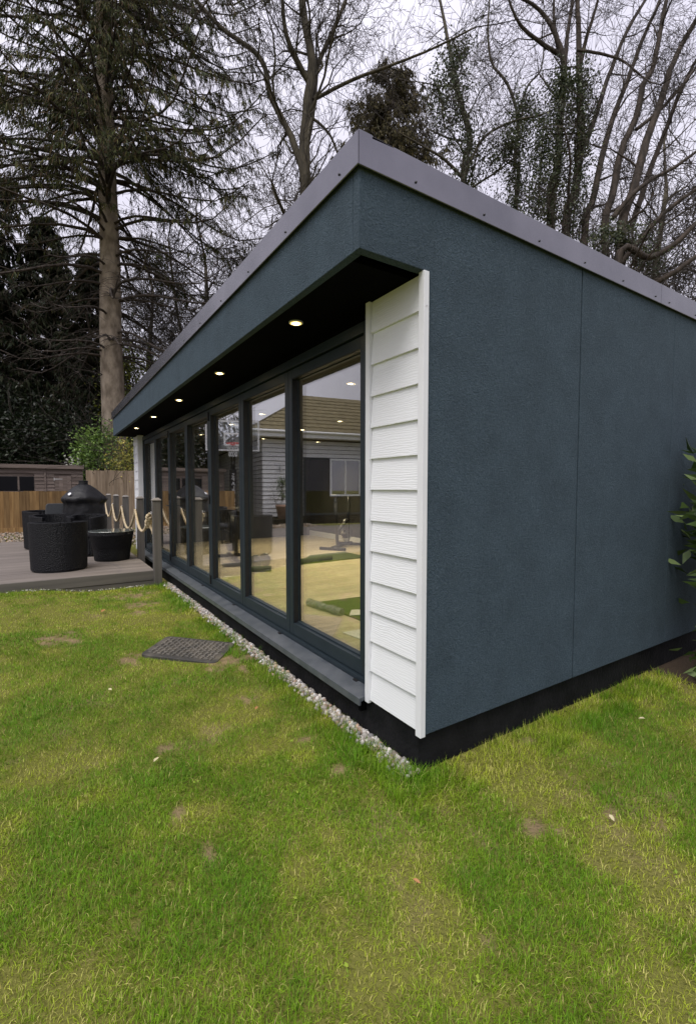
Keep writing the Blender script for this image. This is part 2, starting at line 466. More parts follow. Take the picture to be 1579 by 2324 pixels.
pane_me = MB().box(0.0495, 0.066, ST + 0.004, w - ST - 0.004, RB + 0.004, DZ1 - DZ0 - RT - 0.004).mesh('pane')
hinge_me = MB().box(-0.016, 0.0, -0.014, 0.008, 0, 0.11).mesh('hinge')
for k in range(NP):
    d = obj('door_leaf', leaf_me, M['frame'], room, 0.003)
    d.location = Vector((XG, Y0 + 0.052 + PW * k, DZ0)) - ROOM0
    obj('pane', pane_me, M['glass'], d)
    obj('gasket', gasket_me, M['rubber'], d)
    if k in (0, 2, 4, 6):
        for z in (0.03, 1.02, 2.03):
            hg = obj('hinge', hinge_me, M['rubber'], d, 0.002)
            hg.location = (0, w + 0.003 if k != 0 else 0.0, z)
    if k == 4:
        hd = MB(); hd.box(-0.010, 0.0, 0, 0.03, -0.09, 0.09); hd.box(-0.045, -0.010, 0.008, 0.022, 0.045, 0.059)
        hd.box(-0.045, -0.033, 0.008, 0.13, 0.045, 0.059)
        h_ = hd.build('handle', M['frame'], d, bevel=0.003); h_.location = (0, w - 0.05, 0.88)
# soffit downlights
def downlight(x, y, z, parent, power, off):
    dl = MB().lathe([(0.046, -0.004), (0.046, 0.004), (0.036, 0.004), (0.034, -0.002)], sides=24).build('downlight', M['white'], parent, True)
    dl.location = Vector((x, y, z)) - off
    ln = MB().lathe([(0.024, -0.006), (0.024, -0.001)], sides=24).build('lens', M['lamp'], dl)
    MB().lathe([(0.037, -0.0055), (0.037, -0.0045), (0.0245, -0.0035)], sides=24).build('glow_ring', M['glow_ring'], dl)  # emissive ring added to imitate the lamp's warm halo
    ld = bpy.data.lights.new('downlight_lamp', 'SPOT'); ld.energy = power; ld.color = (1.0, 0.83, 0.55)
    ld.spot_size = R(125); ld.spot_blend = 0.7; ld.shadow_soft_size = 0.03
    lo = bpy.data.objects.new('downlight_lamp', ld); COL.objects.link(lo); lo.parent = dl; lo.location = (0, 0, -0.012)
for y in (2.75, 4.32, 5.89, 7.46, 9.03):
    downlight(1.39, y, ZS + 0.002, room, 1.2, ROOM0)
# the gym inside: planks, walls, ceiling, lamps
ZF = 0.30
flo = rb(MB().box(1.80, XB - 0.06, 1.90, YE - 0.10, 0.23, ZF - 0.012), 'inner_floor', M['oak'])
plank = MB().box(0, 1.198, 0, 0.1892, 0, 0.011).mesh('plank')
for j in range(46):
    for i in range(-1, 4):
        x = 1.80 + 1.2 * i + (0.0, 0.4, 0.8)[j % 3]
        xa, xb = max(x, 1.801), min(x + 1.198, XB - 0.13)
        if xb - xa < 0.05 or 1.90 + 0.19 * j > YE - 0.3: continue
        me = plank if xb - xa > 1.19 else MB().box(0, xb - xa, 0, 0.1892, 0, 0.011).mesh('plank')
        o = obj('plank', me, M['oak'], flo, 0.0006); o.location = (xa, 1.90 + 0.19 * j, ZF - 0.0115)
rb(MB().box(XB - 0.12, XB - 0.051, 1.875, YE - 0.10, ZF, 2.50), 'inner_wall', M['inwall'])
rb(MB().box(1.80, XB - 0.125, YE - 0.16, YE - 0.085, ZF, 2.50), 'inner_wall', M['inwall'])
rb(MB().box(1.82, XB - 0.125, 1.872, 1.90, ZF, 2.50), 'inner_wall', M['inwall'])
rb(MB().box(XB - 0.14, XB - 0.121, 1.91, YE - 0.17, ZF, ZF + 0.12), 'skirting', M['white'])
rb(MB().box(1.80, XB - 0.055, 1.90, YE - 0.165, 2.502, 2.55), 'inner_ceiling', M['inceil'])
for x in (2.46, 3.70, 4.95):
    for y in (3.73, 5.9, 7.1, 8.8):
        downlight(x, y, 2.499, room, 75.0, ROOM0)
# ------------------------------------------------------------------ ground, lawn, gravel
rng = np.random.default_rng(7)
def ss(t): t = np.clip(t, 0, 1); return t * t * (3 - 2 * t)
def vnoise(x, y, cell, seed):
    g = np.random.default_rng(seed).random((128, 128))
    u, v = np.asarray(x) / cell + 1000.0, np.asarray(y) / cell + 1000.0
    i, j = np.floor(u).astype(int), np.floor(v).astype(int); a, b = ss(u - i), ss(v - j)
    i0, i1, j0, j1 = i % 128, (i + 1) % 128, j % 128, (j + 1) % 128
    return (g[i0, j0]*(1-a)*(1-b) + g[i1, j0]*a*(1-b) + g[i0, j1]*(1-a)*b + g[i1, j1]*a*b)
def gh(x, y):
    x, y = np.asarray(x, float), np.asarray(y, float)
    r1 = 0.10 * ss((0.7 - x) / 1.2) * ss((y - 6.0) / 1.5)
    r2 = 0.20 * ss((y - 11.5) / 1.8)
    bump = 0.030 * (vnoise(x, y, 0.9, 3) - 0.5) + 0.018 * (vnoise(x, y, 0.35, 4) - 0.5)
    near = ss((np.hypot(x - 1.6, y - 4) - 0.0) / 1.0)
    return np.maximum(r1, r2) + bump * np.where((x > 1.45) & (y > 1.7), 0.2, 1.0)
def axis(lo, hi, f0, f1, step):
    a = np.arange(f0, f1 + 1e-6, step)
    l = f0 - np.geomspace(step, f0 - lo, 18)[::-1]; r = f1 + np.geomspace(step, hi - f1, 18)
    return np.concatenate([l, a, r])
gx, gy = axis(-220, 220, -1.5, 5.2, 0.048), axis(-220, 260, 0.2, 8, 0.048)
GX, GY = np.meshgrid(gx, gy, indexing='ij')
GZ = gh(GX, GY)
V = np.stack([GX, GY, GZ], -1).reshape(-1, 3)
nx_, ny_ = len(gx), len(gy)
I = (np.arange(nx_ - 1)[:, None] * ny_ + np.arange(ny_ - 1)[None]).ravel()
F = np.stack([I, I + ny_, I + ny_ + 1, I + 1], -1)

# bare patches (x, y, rx, ry)
BARE = [(1.03, 7.05, .30, .22), (1.02, 6.42, .20, .15), (0.95, 6.05, .12, .1), (1.20, 3.07, .10, .06), (1.22, 2.39, .055, .035), (0.54, 2.77, .04, .045),
        (1.28, 2.04, .07, .06), (2.27, 1.66, .11, .06), (0.48, 2.14, .035, .05), (0.52, 1.81, .03, .08),
        (0.20, 1.66, .025, .04), (1.17, 1.01, .02, .04), (2.15, 1.08, .05, .03), (0.60, 4.40, .12, .13), (1.28, 3.78, .16, .20), (1.45, 4.0, .12, .22),
         (0.1, 5.3, .2, .2), (1.8, 1.2, .08, .06)]
bare_k = np.zeros(len(V)); vx, vy = V[:, 0], V[:, 1]
for (x, y, rx, ry) in BARE:
    q_ = np.sqrt(((vx - x) / rx) ** 2 + ((vy - y) / ry) ** 2) + 2.0 * (vnoise(vx, vy, 0.06, 21) - 0.5)
    bare_k = np.maximum(bare_k, 1 - ss((q_ - 0.35) / 0.8))
bare_k = np.maximum(bare_k, ss((vnoise(vx, vy, .4, 25) * .5 + vnoise(vx, vy, .09, 26) * .5 - .66) / .2) * .6)
bare_k = np.where((vx > 4.1) & (vy > .9), 1, bare_k)
tan_ = np.array([0.33, 0.245, 0.135])[None] * (0.75 + .5 * vnoise(vx, vy, .05, 27))[:, None]
tan_ = np.where(((vx > 4.1) & (vy > .9))[:, None], np.array([[0.09, 0.065, 0.045]]), tan_)
gcol = np.array([0.150, 0.150, 0.034])[None] * (1 - bare_k[:, None]) + tan_ * .68 * bare_k[:, None]
def soil_mat():
    m = tint_mat('thatch_and_soil', 0.95, 0, .15); nt = m.node_tree; b = nt.nodes['Principled BSDF']
    tc = nt.nodes.new('ShaderNodeTexCoord'); no = nt.nodes.new('ShaderNodeTexNoise'); no.inputs['Scale'].default_value = 60; no.inputs['Detail'].default_value = 6
    bu = nt.nodes.new('ShaderNodeBump'); bu.inputs['Strength'].default_value = .9; bu.inputs['Distance'].default_value = .025
    nt.links.new(tc.outputs['Object'], no.inputs['Vector']); nt.links.new(no.outputs['Fac'], bu.inputs['Height']); nt.links.new(bu.outputs[0], b.inputs['Normal'])
    return m
M['soil'] = soil_mat()
g_o = obj('ground', np_mesh('ground', V, F, gcol), M['soil'])
g_o.data.polygons.foreach_set('use_smooth', [True] * len(g_o.data.polygons))
tag(g_o, 'thin mown lawn ground with bare soil patches', 'ground', kind='structure')
MAN = [(0.666, 4.437), (0.989, 4.847), (1.493, 4.265), (1.122, 3.832)]
def in_poly(x, y, poly):
    r = np.zeros(len(x), bool); n = len(poly)
    for i in range(n):
        (x0, y0), (x1, y1) = poly[i], poly[(i + 1) % n]
        c = ((y0 > y) != (y1 > y)) & (x < (x1 - x0) * (y - y0) / (y1 - y0 + 1e-12) + x0)
        r ^= c
    return r
def lawn_ok(x, y):
    ok = ~((x > 1.553 + 0.10 * (vnoise(x, y, 0.10, 11) - 0.5)) & (y > 1.765))
    ok &= ~((y > 7.56))
    ok &= ~((x > 4.15) & (y > 1.0) & (vnoise(x, y, .2, 15) > 0.25))
    ok &= ~in_poly(x, y, MAN)
    return ok
rings = [(0.3, 1.15, 3500, .0034), (1.15, 1.9, 32000, .0023), (1.9, 2.6, 25000, .0026), (2.6, 3.6, 24000, .0034), (3.6, 5.2, 16000, .0044), (5.2, 8.2, 9000, .0058), (8.2, 11, 1500, .007)]
BX, BY, BW = [], [], []
for r0, r1, dens, bw in rings:
    for a0, a1, k in ((R(-44), R(44), 1.0), (R(-75), R(-44), 0.18), (R(44), R(75), 0.18)):
        n = int(0.5 * (a1 - a0) * (r1*r1 - r0*r0) * dens * k)
        r_ = np.sqrt(rng.uniform(r0*r0, r1*r1, n)); a_ = rng.uniform(a0, a1, n) + R(YAW)
        BX.append(r_ * np.sin(a_)); BY.append(r_ * np.cos(a_)); BW.append(np.full(n, bw))
BX, BY, BW = map(np.concatenate, (BX, BY, BW))
keep = lawn_ok(BX, BY)
pd = np.ones(len(BX))
for (x, y, rx, ry) in BARE:
    q = np.sqrt(((BX - x) / rx) ** 2 + ((BY - y) / ry) ** 2) + 2.0 * (vnoise(BX, BY, 0.06, 21) - 0.5) + 0.9 * (vnoise(BX, BY, 0.02, 22) - 0.5)
    pd = np.minimum(pd, 0.05 + 0.95 * ss((q - 0.25) / 0.9))
lush = 0.50 * vnoise(BX, BY, 0.50, 31) + 0.30 * vnoise(BX, BY, 0.19, 32) + 0.20 * vnoise(BX, BY, 0.075, 33)
lush = np.clip((lush - 0.5) * 1.40 + 0.54, 0.02, 1.0)
pd *= 0.36 + 0.64 * ss((lush - 0.18) / 0.38)
keep &= rng.random(len(BX)) < pd
BX, BY, BW, lush, pd = BX[keep], BY[keep], BW[keep], lush[keep], pd[keep]
n = len(BX)
BZ = gh(BX, BY) - 0.004
near_wall = ((BX > 1.35) & (BY > 1.5)) | ((BY > 7.35))
Lb = rng.uniform(0.016, 0.038, n) * (0.65 + 0.75 * lush) * np.where(rng.random(n) < 0.015, 1.35, 1.0) * np.where(near_wall, 1.3 + 1.1 * vnoise(BX, BY, 0.12, 61), 1.0)
az = rng.uniform(0, 2 * np.pi, n) * 0.85 + 2 * np.pi * vnoise(BX, BY, 0.16, 41)
lean = np.clip(rng.normal(0.75, 0.38, n), 0.05, 1.45)
dx, dy = np.cos(az), np.sin(az)
px, py = -dy, dx
V = np.zeros((n, 5, 3), np.float32)
wb = BW * rng.uniform(0.6, 1.15, n)
for k, (t, wk) in enumerate(((0, 1.0), (0.55, 0.85))):
    h = Lb * t * np.cos(lean * (0.35 + 0.4 * t)); o_ = Lb * t * np.sin(lean * (0.35 + 0.4 * t))
    for s_, j in ((-0.5, 2*k), (0.5, 2*k+1)):
        V[:, j, 0] = BX + dx*o_ + px*wb*wk*s_; V[:, j, 1] = BY + dy*o_ + py*wb*wk*s_; V[:, j, 2] = BZ + h
h = Lb * np.cos(lean); o_ = Lb * np.sin(lean)
V[:, 4, 0] = BX + dx*o_; V[:, 4, 1] = BY + dy*o_; V[:, 4, 2] = BZ + h
b0 = np.arange(n)[:, None] * 5
near_b = np.hypot(BX, BY) < 2.6
bn = b0[near_b]
F = np.concatenate([bn + [0, 1, 3], bn + [0, 3, 2], bn + [2, 3, 4], b0[~near_b] + [0, 1, 4]], 0)
u = np.clip(1.15 * lush + 0.10 * rng.normal(size=n) + 0.0, 0, 1)
dry = np.clip(1.25 - 1.9 * lush + 0.18 * rng.normal(size=n) + (1 - pd) * 0.25, 0, 1)
big = vnoise(BX, BY, 1.3, 51)
green = np.array([0.33, 0.45, 0.022]); deep = np.array([0.125, 0.275, 0.010]); yel = np.array([0.47, 0.50, 0.05]); straw = np.array([0.66, 0.58, 0.21])
c = green[None] * (1 - u[:, None]) + deep[None] * u[:, None]
kY = ss((0.62 - lush) / 0.35 + (big - 0.5) * 0.8)[:, None] * 0.62
c = c * (1 - kY) + yel[None] * kY
st = (rng.random(n) < 0.05 + 0.26 * dry)[:, None] * rng.uniform(0.4, 1.0, n)[:, None]
c = c * (1 - st) + straw[None] * st
c *= rng.uniform(0.50, 1.30, n)[:, None]
M['blade'] = tint_mat('grass_blade', 0.55, 0.30, 0.25)
lawn = obj('lawn_grass', np_mesh('lawn_grass', V.reshape(-1, 3), F, np.repeat(c, 5, 0)), M['blade'])
tag(lawn, 'short patchy green lawn grass in front of the garden room', 'grass', kind='stuff')

# pebbles: strip at the plinth and gravel bed behind the deck
def pebbles(name, X, Y, Z, S, tint, m):
    t = (1 + 5 ** 0.5) / 2
    ico = np.array([(-1,t,0),(1,t,0),(-1,-t,0),(1,-t,0),(0,-1,t),(0,1,t),(0,-1,-t),(0,1,-t),(t,0,-1),(t,0,1),(-t,0,-1),(-t,0,1)], float)
    ico /= np.linalg.norm(ico[0])
    fc = np.array([(0,11,5),(0,5,1),(0,1,7),(0,7,10),(0,10,11),(1,5,9),(5,11,4),(11,10,2),(10,7,6),(7,1,8),(3,9,4),(3,4,2),(3,2,6),(3,6,8),(3,8,9),(4,9,5),(2,4,11),(6,2,10),(8,6,7),(9,8,1)])
    n = len(X)
    sc = rng.uniform(0.6, 1.25, (n, 1, 3)) * S[:, None, None]
    v = ico[None] * sc * rng.uniform(0.8, 1.15, (n, 12, 1))
    a = rng.uniform(0, 6.28, n); b = rng.uniform(-.8, .8, n)
    ca, sa, cb, sb = np.cos(a)[:, None], np.sin(a)[:, None], np.cos(b)[:, None], np.sin(b)[:, None]
    x, y, z = v[..., 0], v[..., 1], v[..., 2]
    y, z = y*cb - z*sb, y*sb + z*cb
    x, y = x*ca - y*sa, x*sa + y*ca
    v = np.stack([x + X[:, None], y + Y[:, None], z + Z[:, None]], -1).reshape(-1, 3)
    F = (fc[None] + 12 * np.arange(n)[:, None, None]).reshape(-1, 3)
    return obj(name, np_mesh(name, v, F, np.repeat(tint, 12, 0)), m)
M['pebble'] = tint_mat('pebble_stone', 0.75, 0, 0.4)
pal = np.array([(0.55, 0.51, 0.46), (0.62, 0.58, 0.54), (0.42, 0.38, 0.35), (0.27, 0.26, 0.26), (0.50, 0.36, 0.27), (0.66, 0.64, 0.62), (0.36, 0.31, 0.25)])
n = 2600
Y_ = rng.uniform(1.77, 7.55, n); X_ = 1.602 - np.abs(rng.normal(0.02, 0.036, n)) - 0.01
X_ = np.clip(X_, 1.48, 1.595); S_ = rng.uniform(0.009, 0.021, n)
Z_ = rng.uniform(0.0, 0.022, n) * (1 - (1.6 - X_) / 0.25) + 0.004
gs = pebbles('gravel_strip', X_, Y_, Z_, S_, pal[rng.integers(0, 7, n)] * rng.uniform(0.5, 1.05, (n, 1)), M['pebble'])
tag(gs, 'narrow strip of pale pebbles along the black plinth', 'gravel', kind='stuff')
n = 3900
X_ = rng.uniform(-4.5, 2.3, n); Y_ = 13.5 + 2.95 * rng.random(n)
X_[:500] = rng.uniform(1.42, 3.0, 500); Y_[:500] = rng.uniform(10.7, 13.5, 500)
Z_ = gh(X_, Y_) + 0.012
S_ = rng.uniform(0.018, 0.036, n)
gb = pebbles('gravel_bed', X_, Y_, Z_, S_, pal[rng.integers(0, 7, n)] * rng.uniform(0.35, 0.75, (n, 1)) * np.array([[1.0, .88, .74]]), M['pebble'])
tag(gb, 'bed of brown and grey gravel in front of the fence', 'gravel', kind='stuff')

# ------------------------------------------------------------------ deck
M['deck'] = mat('grey_deck_board', (0.135, 0.115, 0.10), (0.215, 0.185, 0.165), 3.0, 0.62, bump=0.25, bscale=12, stretch=(0.25, 6, 1), rand=0.10, bdist=0.004)
M['deckface'] = mat('deck_edge_board', (0.095, 0.086, 0.078), (0.135, 0.122, 0.108), 3.0, 0.7, bump=0.25, bscale=14, stretch=(0.25, 5, 5), bdist=0.004)
ZD = 0.23
deck = thing('deck', 'raised grey timber deck with furniture beside the garden room', 'deck', (1.385, 7.62, 0)); deck['kind'] = 'thing'
dbm = MB().box(-7.9, 0, 0, 0.138, -0.024, 0).mesh('deck_board')
for k in range(41):
    o = obj('deck_board', dbm, M['deck'], deck, 0.002); o.location = (0, 0.0 + 0.1435 * k, ZD)
MB().box(-7.9, -0.002, -0.022, -0.001, 0.085, ZD - 0.003).build('edge_board', M['deckface'], deck, bevel=0.002)
MB().box(-7.9, -0.002, -0.014, -0.001, -0.12, 0.078).build('edge_board', M['deckface'], deck, bevel=0.002)
MB().box(-0.02, -0.001, 0.0, 5.88, -0.05, ZD - 0.026).build('edge_board', M['deckface'], deck)
# posts with caps and eyelets
M['post'] = mat('grey_post', (0.085, 0.078, 0.070), (0.125, 0.115, 0.105), 4, 0.7, bump=0.25, bscale=16, stretch=(5, 5, 0.3), bdist=0.004)
M['post_cap'] = mat('pale_post_cap', (0.20, 0.18, 0.165), (0.26, 0.24, 0.22), 5, 0.7)
PY = (7.60, 9.06, 10.85, 12.45, 14.05); PXx = 1.425
names = ('front grey timber post with knotted rope at the deck corner', 'second grey timber post from the lawn beside the round table',
         'third grey timber post from the lawn in the rope row', 'fourth grey timber post from the lawn in the rope row', 'farthest grey timber post behind the covered barbecue')
for k, y in enumerate(PY):
    z0 = -0.05 if k == 0 else (0.0 if k < 3 else 0.12)
    t = thing('rope_post', names[k], 'post', (PXx, y, z0), 0, 'posts carrying the rope along the deck')
    MB().box(-0.056, 0.056, -0.056, 0.056, 0, 1.285 - z0).build('shaft', M['post'], t, bevel=0.004)
    zz = 1.285 - z0
    MB().prism([(-0.058, zz + 0.012), (0.058, zz + 0.012), (0.058, zz + 0.022), (-0.058, zz + 0.022)], 'y', -0.058, 0.058).build('collar', M['post'], t, bevel=0.002)
    cp = MB(); b = len(cp.v)
    cp.v += [(-.064, -.064, zz + .024), (.064, -.064, zz + .024), (.064, .064, zz + .024), (-.064, .064, zz + .024),
             (-.064, -.064, zz + .038), (.064, -.064, zz + .038), (.064, .064, zz + .038), (-.064, .064, zz + .038), (-.03, -.03, zz + .068), (.03, -.03, zz + .068), (.03, .03, zz + .068), (-.03, .03, zz + .068)]
    for q in (0, 4):
        for i in range(4): cp.f.append((q+i, q+(i+1) % 4, q+4+(i+1) % 4, q+4+i))
    cp.f += [(3, 2, 1, 0), (8, 9, 10, 11)]
    cp.build('cap', M['post_cap'], t)
    MB().box(-0.05, 0.05, -0.05, 0.05, zz - 0.004, zz + 0.026).build('neck', M['post'], t)
    ring = MB(); pts = [(-0.075 + 0.0, 0.022 * math.cos(a), zz - 0.165 + 0.022 * math.sin(a)) for a in np.linspace(0, 2 * math.pi, 13)]
    ring.tube(pts, 0.005, 6, False); ring.tube([(-0.056, 0, zz - 0.165), (-0.075, 0, zz - 0.143)], 0.005, 6)
    ring.build('eyelet', M['steel'], t, True)
# the rope: three strands twisted round a sagging centre line
M['rope'] = mat('natural_rope', (0.42, 0.33, 0.20), (0.58, 0.48, 0.33), 30, 0.85, bump=0.4, bscale=200, bdist=0.003)
def rope_line(y0, y1, sag, n=26):
    out = []
    for i in range(n + 1):
        t = i / n; s_ = 1 - (2 * t - 1) ** 2
        out.append(Vector((PXx - 0.082 - 0.01 * s_, y0 + (y1 - y0) * t, 1.115 - sag * s_)))
    return out
def strands(mb, line, r=0.011, rr=0.012, pitch=0.075, sides=6, sub=5):
    pts = []
    for i in range(len(line) - 1):
        for j in range(sub): pts.append(line[i].lerp(line[i+1], j / sub))
    pts.append(line[-1])
    L_ = [0]
    for i in range(1, len(pts)): L_.append(L_[-1] + (pts[i] - pts[i-1]).length)
    for k in range(3):
        q = []; u = None
        for i, p in enumerate(pts):
            t = (pts[min(i+1, len(pts)-1)] - pts[max(i-1, 0)]).normalized()
            u = t.orthogonal().normalized() if u is None else (u - t * u.dot(t)).normalized()
            w_ = t.cross(u); a = 2 * math.pi * (L_[i] / pitch + k / 3)
            q.append(p + (u * math.cos(a) + w_ * math.sin(a)) * r)
        mb.tube(q, rr, sides)
rope = thing('rope', 'thick natural rope hanging in swags between the grey posts', 'rope', (PXx, PY[0], 0))
def rp(mb, name): 
    o = mb.build(name, M['rope'], rope, True); o.location = (-PXx, -PY[0], 0); return o
for k in range(4):
    mb = MB(); strands(mb, rope_line(PY[k] + (0.06 if k == 0 else 0.0), PY[k+1], (0.33, 0.40, 0.36, 0.33)[k])); rp(mb, 'swag')
# knot below the front post
kn = MB(); c0 = Vector((PXx - 0.085, PY[0] + 0.07, 1.10)); ax = Vector((-0.0, 0.17, -0.20)).normalized()
u = ax.orthogonal().normalized(); w_ = ax.cross(u)
for turn in range(7):
    base = c0 + ax * (0.03 + 0.033 * turn)
    rad = 0.034 + 0.008 * math.sin(turn * 2.1)
    pts = [base + (u * math.cos(a) + w_ * math.sin(a)) * rad + ax * 0.028 * a / 6.28 for a in np.linspace(0, 2 * math.pi, 15)]
    kn.tube(pts, 0.018, 6)
rp(kn, 'knot')
tl = MB(); strands(tl, [c0 + Vector((0.01, 0.10, -0.14)), c0 + Vector((0.03, 0.08, -0.22)), c0 + Vector((0.05, 0.03, -0.28)), c0 + Vector((0.045, -0.01, -0.31))]); rp(tl, 'tail')

# manhole cover with raised tread bars
mc = Vector((1.068, 4.345, 0))
mh = thing('manhole_cover', 'dark plastic chequered manhole cover set in the lawn', 'manhole cover', (mc.x, mc.y, -0.008))
M['manhole'] = mat('worn_black_plastic', (0.038, 0.036, 0.034), (0.12, 0.105, 0.085), 7, 0.6, bump=0.3, bscale=80, bdist=0.004, lo=0.45, hi=0.75)
e1 = (Vector((*MAN[2], 0)) - Vector((*MAN[1], 0))); e2 = (Vector((*MAN[0], 0)) - Vector((*MAN[1], 0)))
o_ = Vector((*MAN[1], 0)) - mc
poly = []
for (s_, t_), (ds, dt) in zip(((0, 0), (1, 0), (1, 1), (0, 1)), ((1, 1), (-1, 1), (-1, -1), (1, -1))):
    rr = 0.09
    for a in (np.linspace(0, math.pi / 2, 5) if (s_ + t_) % 2 else np.linspace(math.pi / 2, 0, 5)):
        q1, q2 = (1 - math.sin(a)), (1 - math.cos(a))
        p = o_ + e1 * (s_ + ds * rr * q1) + e2 * (t_ + dt * rr * q2)
        poly.append((p.x, p.y))
MB().prism(poly, 'z', -0.02, 0.022).build('plate', M['manhole'], mh, bevel=0.005)
bar = MB(); L1, L2 = e1.length, e2.length
a1, a2 = e1 / L1, e2 / L2
nb = 0
for i in range(16):
    for j in range(12):
        s_, t_ = (i + 0.5) / 16, (j + 0.5) / 12
        if s_ < .05 or s_ > .95 or t_ < .05 or t_ > .95: continue
        c_ = o_ + e1 * s_ + e2 * t_
        d_ = (a1 + a2 * 0.25).normalized() if (i + j) % 2 else (a2 - a1 * 0.1).normalized()
        n_ = Vector((-d_.y, d_.x, 0))
        q = [c_ + d_ * 0.021 + n_ * 0.007, c_ - d_ * 0.021 + n_ * 0.007, c_ - d_ * 0.021 - n_ * 0.007, c_ + d_ * 0.021 - n_ * 0.007]
        bar.prism([(p.x, p.y) for p in q], 'z', 0.021, 0.029)
M['tread'] = mat('worn_tread', (0.10, 0.095, 0.085), (0.17, 0.155, 0.135), 9, .55)
tr = bar.build('tread', M['tread'], mh); tr['kind'] = 'stuff'
# ------------------------------------------------------------------ trees
def seg_arrays(S, sides=3):
    S = np.asarray(S, float); p0, p1, r0, r1 = S[:, 0:3], S[:, 3:6], S[:, 6], S[:, 7]
    d = p1 - p0; d /= np.linalg.norm(d, axis=1)[:, None] + 1e-9
    a = np.where(np.abs(d[:, 2:3]) < 0.9, np.array([[0, 0, 1.0]]), np.array([[1.0, 0, 0]]))
    u = np.cross(d, a); u /= np.linalg.norm(u, axis=1)[:, None]; w_ = np.cross(d, u)
    V = np.zeros((len(S), 2 * sides, 3))
    for k in range(sides):
        t = 2 * math.pi * k / sides; o_ = u * math.cos(t) + w_ * math.sin(t)
        V[:, k] = p0 + o_ * r0[:, None]; V[:, sides + k] = p1 + o_ * r1[:, None]
    b0 = np.arange(len(S))[:, None] * 2 * sides
    F = np.concatenate([b0 + [k, (k+1) % sides, sides + (k+1) % sides, sides + k] for k in range(sides)], 0)
    return V.reshape(-1, 3), F
def branch_mesh(name, thick, thin, bark, s1=6, s2=3):
    parts = []
    for S, sd in ((thick, s1), (thin, s2)):
        if len(S): parts.append(seg_arrays(S, sd))
        else: parts.append((np.zeros((0, 3)), np.zeros((0, 4), int)))
    V = np.concatenate([parts[0][0], parts[1][0]]); F = np.concatenate([parts[0][1], parts[1][1] + len(parts[0][0])])
    me = np_mesh(name, V, F); me.materials.append(bark); me.materials.append(M['twig'])
    me.polygons.foreach_set('material_index', np.concatenate([np.zeros(len(parts[0][1]), np.int32), np.ones(len(parts[1][1]), np.int32)]))
    me.polygons.foreach_set('use_smooth', np.concatenate([np.ones(len(parts[0][1]), bool), np.zeros(len(parts[1][1]), bool)]))
    return me
def seg_mesh(name, S, sides=3):
    return np_mesh(name, *seg_arrays(S, sides))
def nrm(v):
    l = math.sqrt(v[0]*v[0] + v[1]*v[1] + v[2]*v[2]) or 1; return (v[0]/l, v[1]/l, v[2]/l)
def side_dir(rg, d, ang):
    a = (rg.gauss(0, 1), rg.gauss(0, 1), rg.gauss(0, 1)); k = a[0]*d[0] + a[1]*d[1] + a[2]*d[2]
    o_ = nrm((a[0]-d[0]*k, a[1]-d[1]*k, a[2]-d[2]*k)); c, s_ = math.cos(ang), math.sin(ang)
    return (d[0]*c + o_[0]*s_, d[1]*c + o_[1]*s_, d[2]*c + o_[2]*s_)
def grow(rg, thick, thin, p, d, L, r, lev, maxlev, wander=0.22, up=0.05, dens=1.0, rmin=0.0045):
    n = 5 if lev < 2 else 4
    for i in range(n):
        d = nrm((d[0] + rg.gauss(0, wander), d[1] + rg.gauss(0, wander), d[2] + rg.gauss(0, wander) + up))
        st = L / n; q = (p[0] + d[0]*st, p[1] + d[1]*st, p[2] + d[2]*st)
        r2 = max(rmin, r * (1 - 0.75 / n))
        (thick if r > 0.025 else thin).append((*p, *q, r, r2))
        if lev < maxlev and (i > 0 or lev > 0):
            k = 1 if rg.random() < 0.75 * dens else 0
            if rg.random() < 0.45 * dens: k += 1
            for _ in range(k):
                grow(rg, thick, thin, q, side_dir(rg, d, rg.uniform(0.45, 1.15)), L * rg.uniform(0.42, 0.72), max(rmin, r2 * rg.uniform(0.40, 0.62)), lev + 1, maxlev, wander, up * 0.8, dens, rmin)
        p, r = q, r2
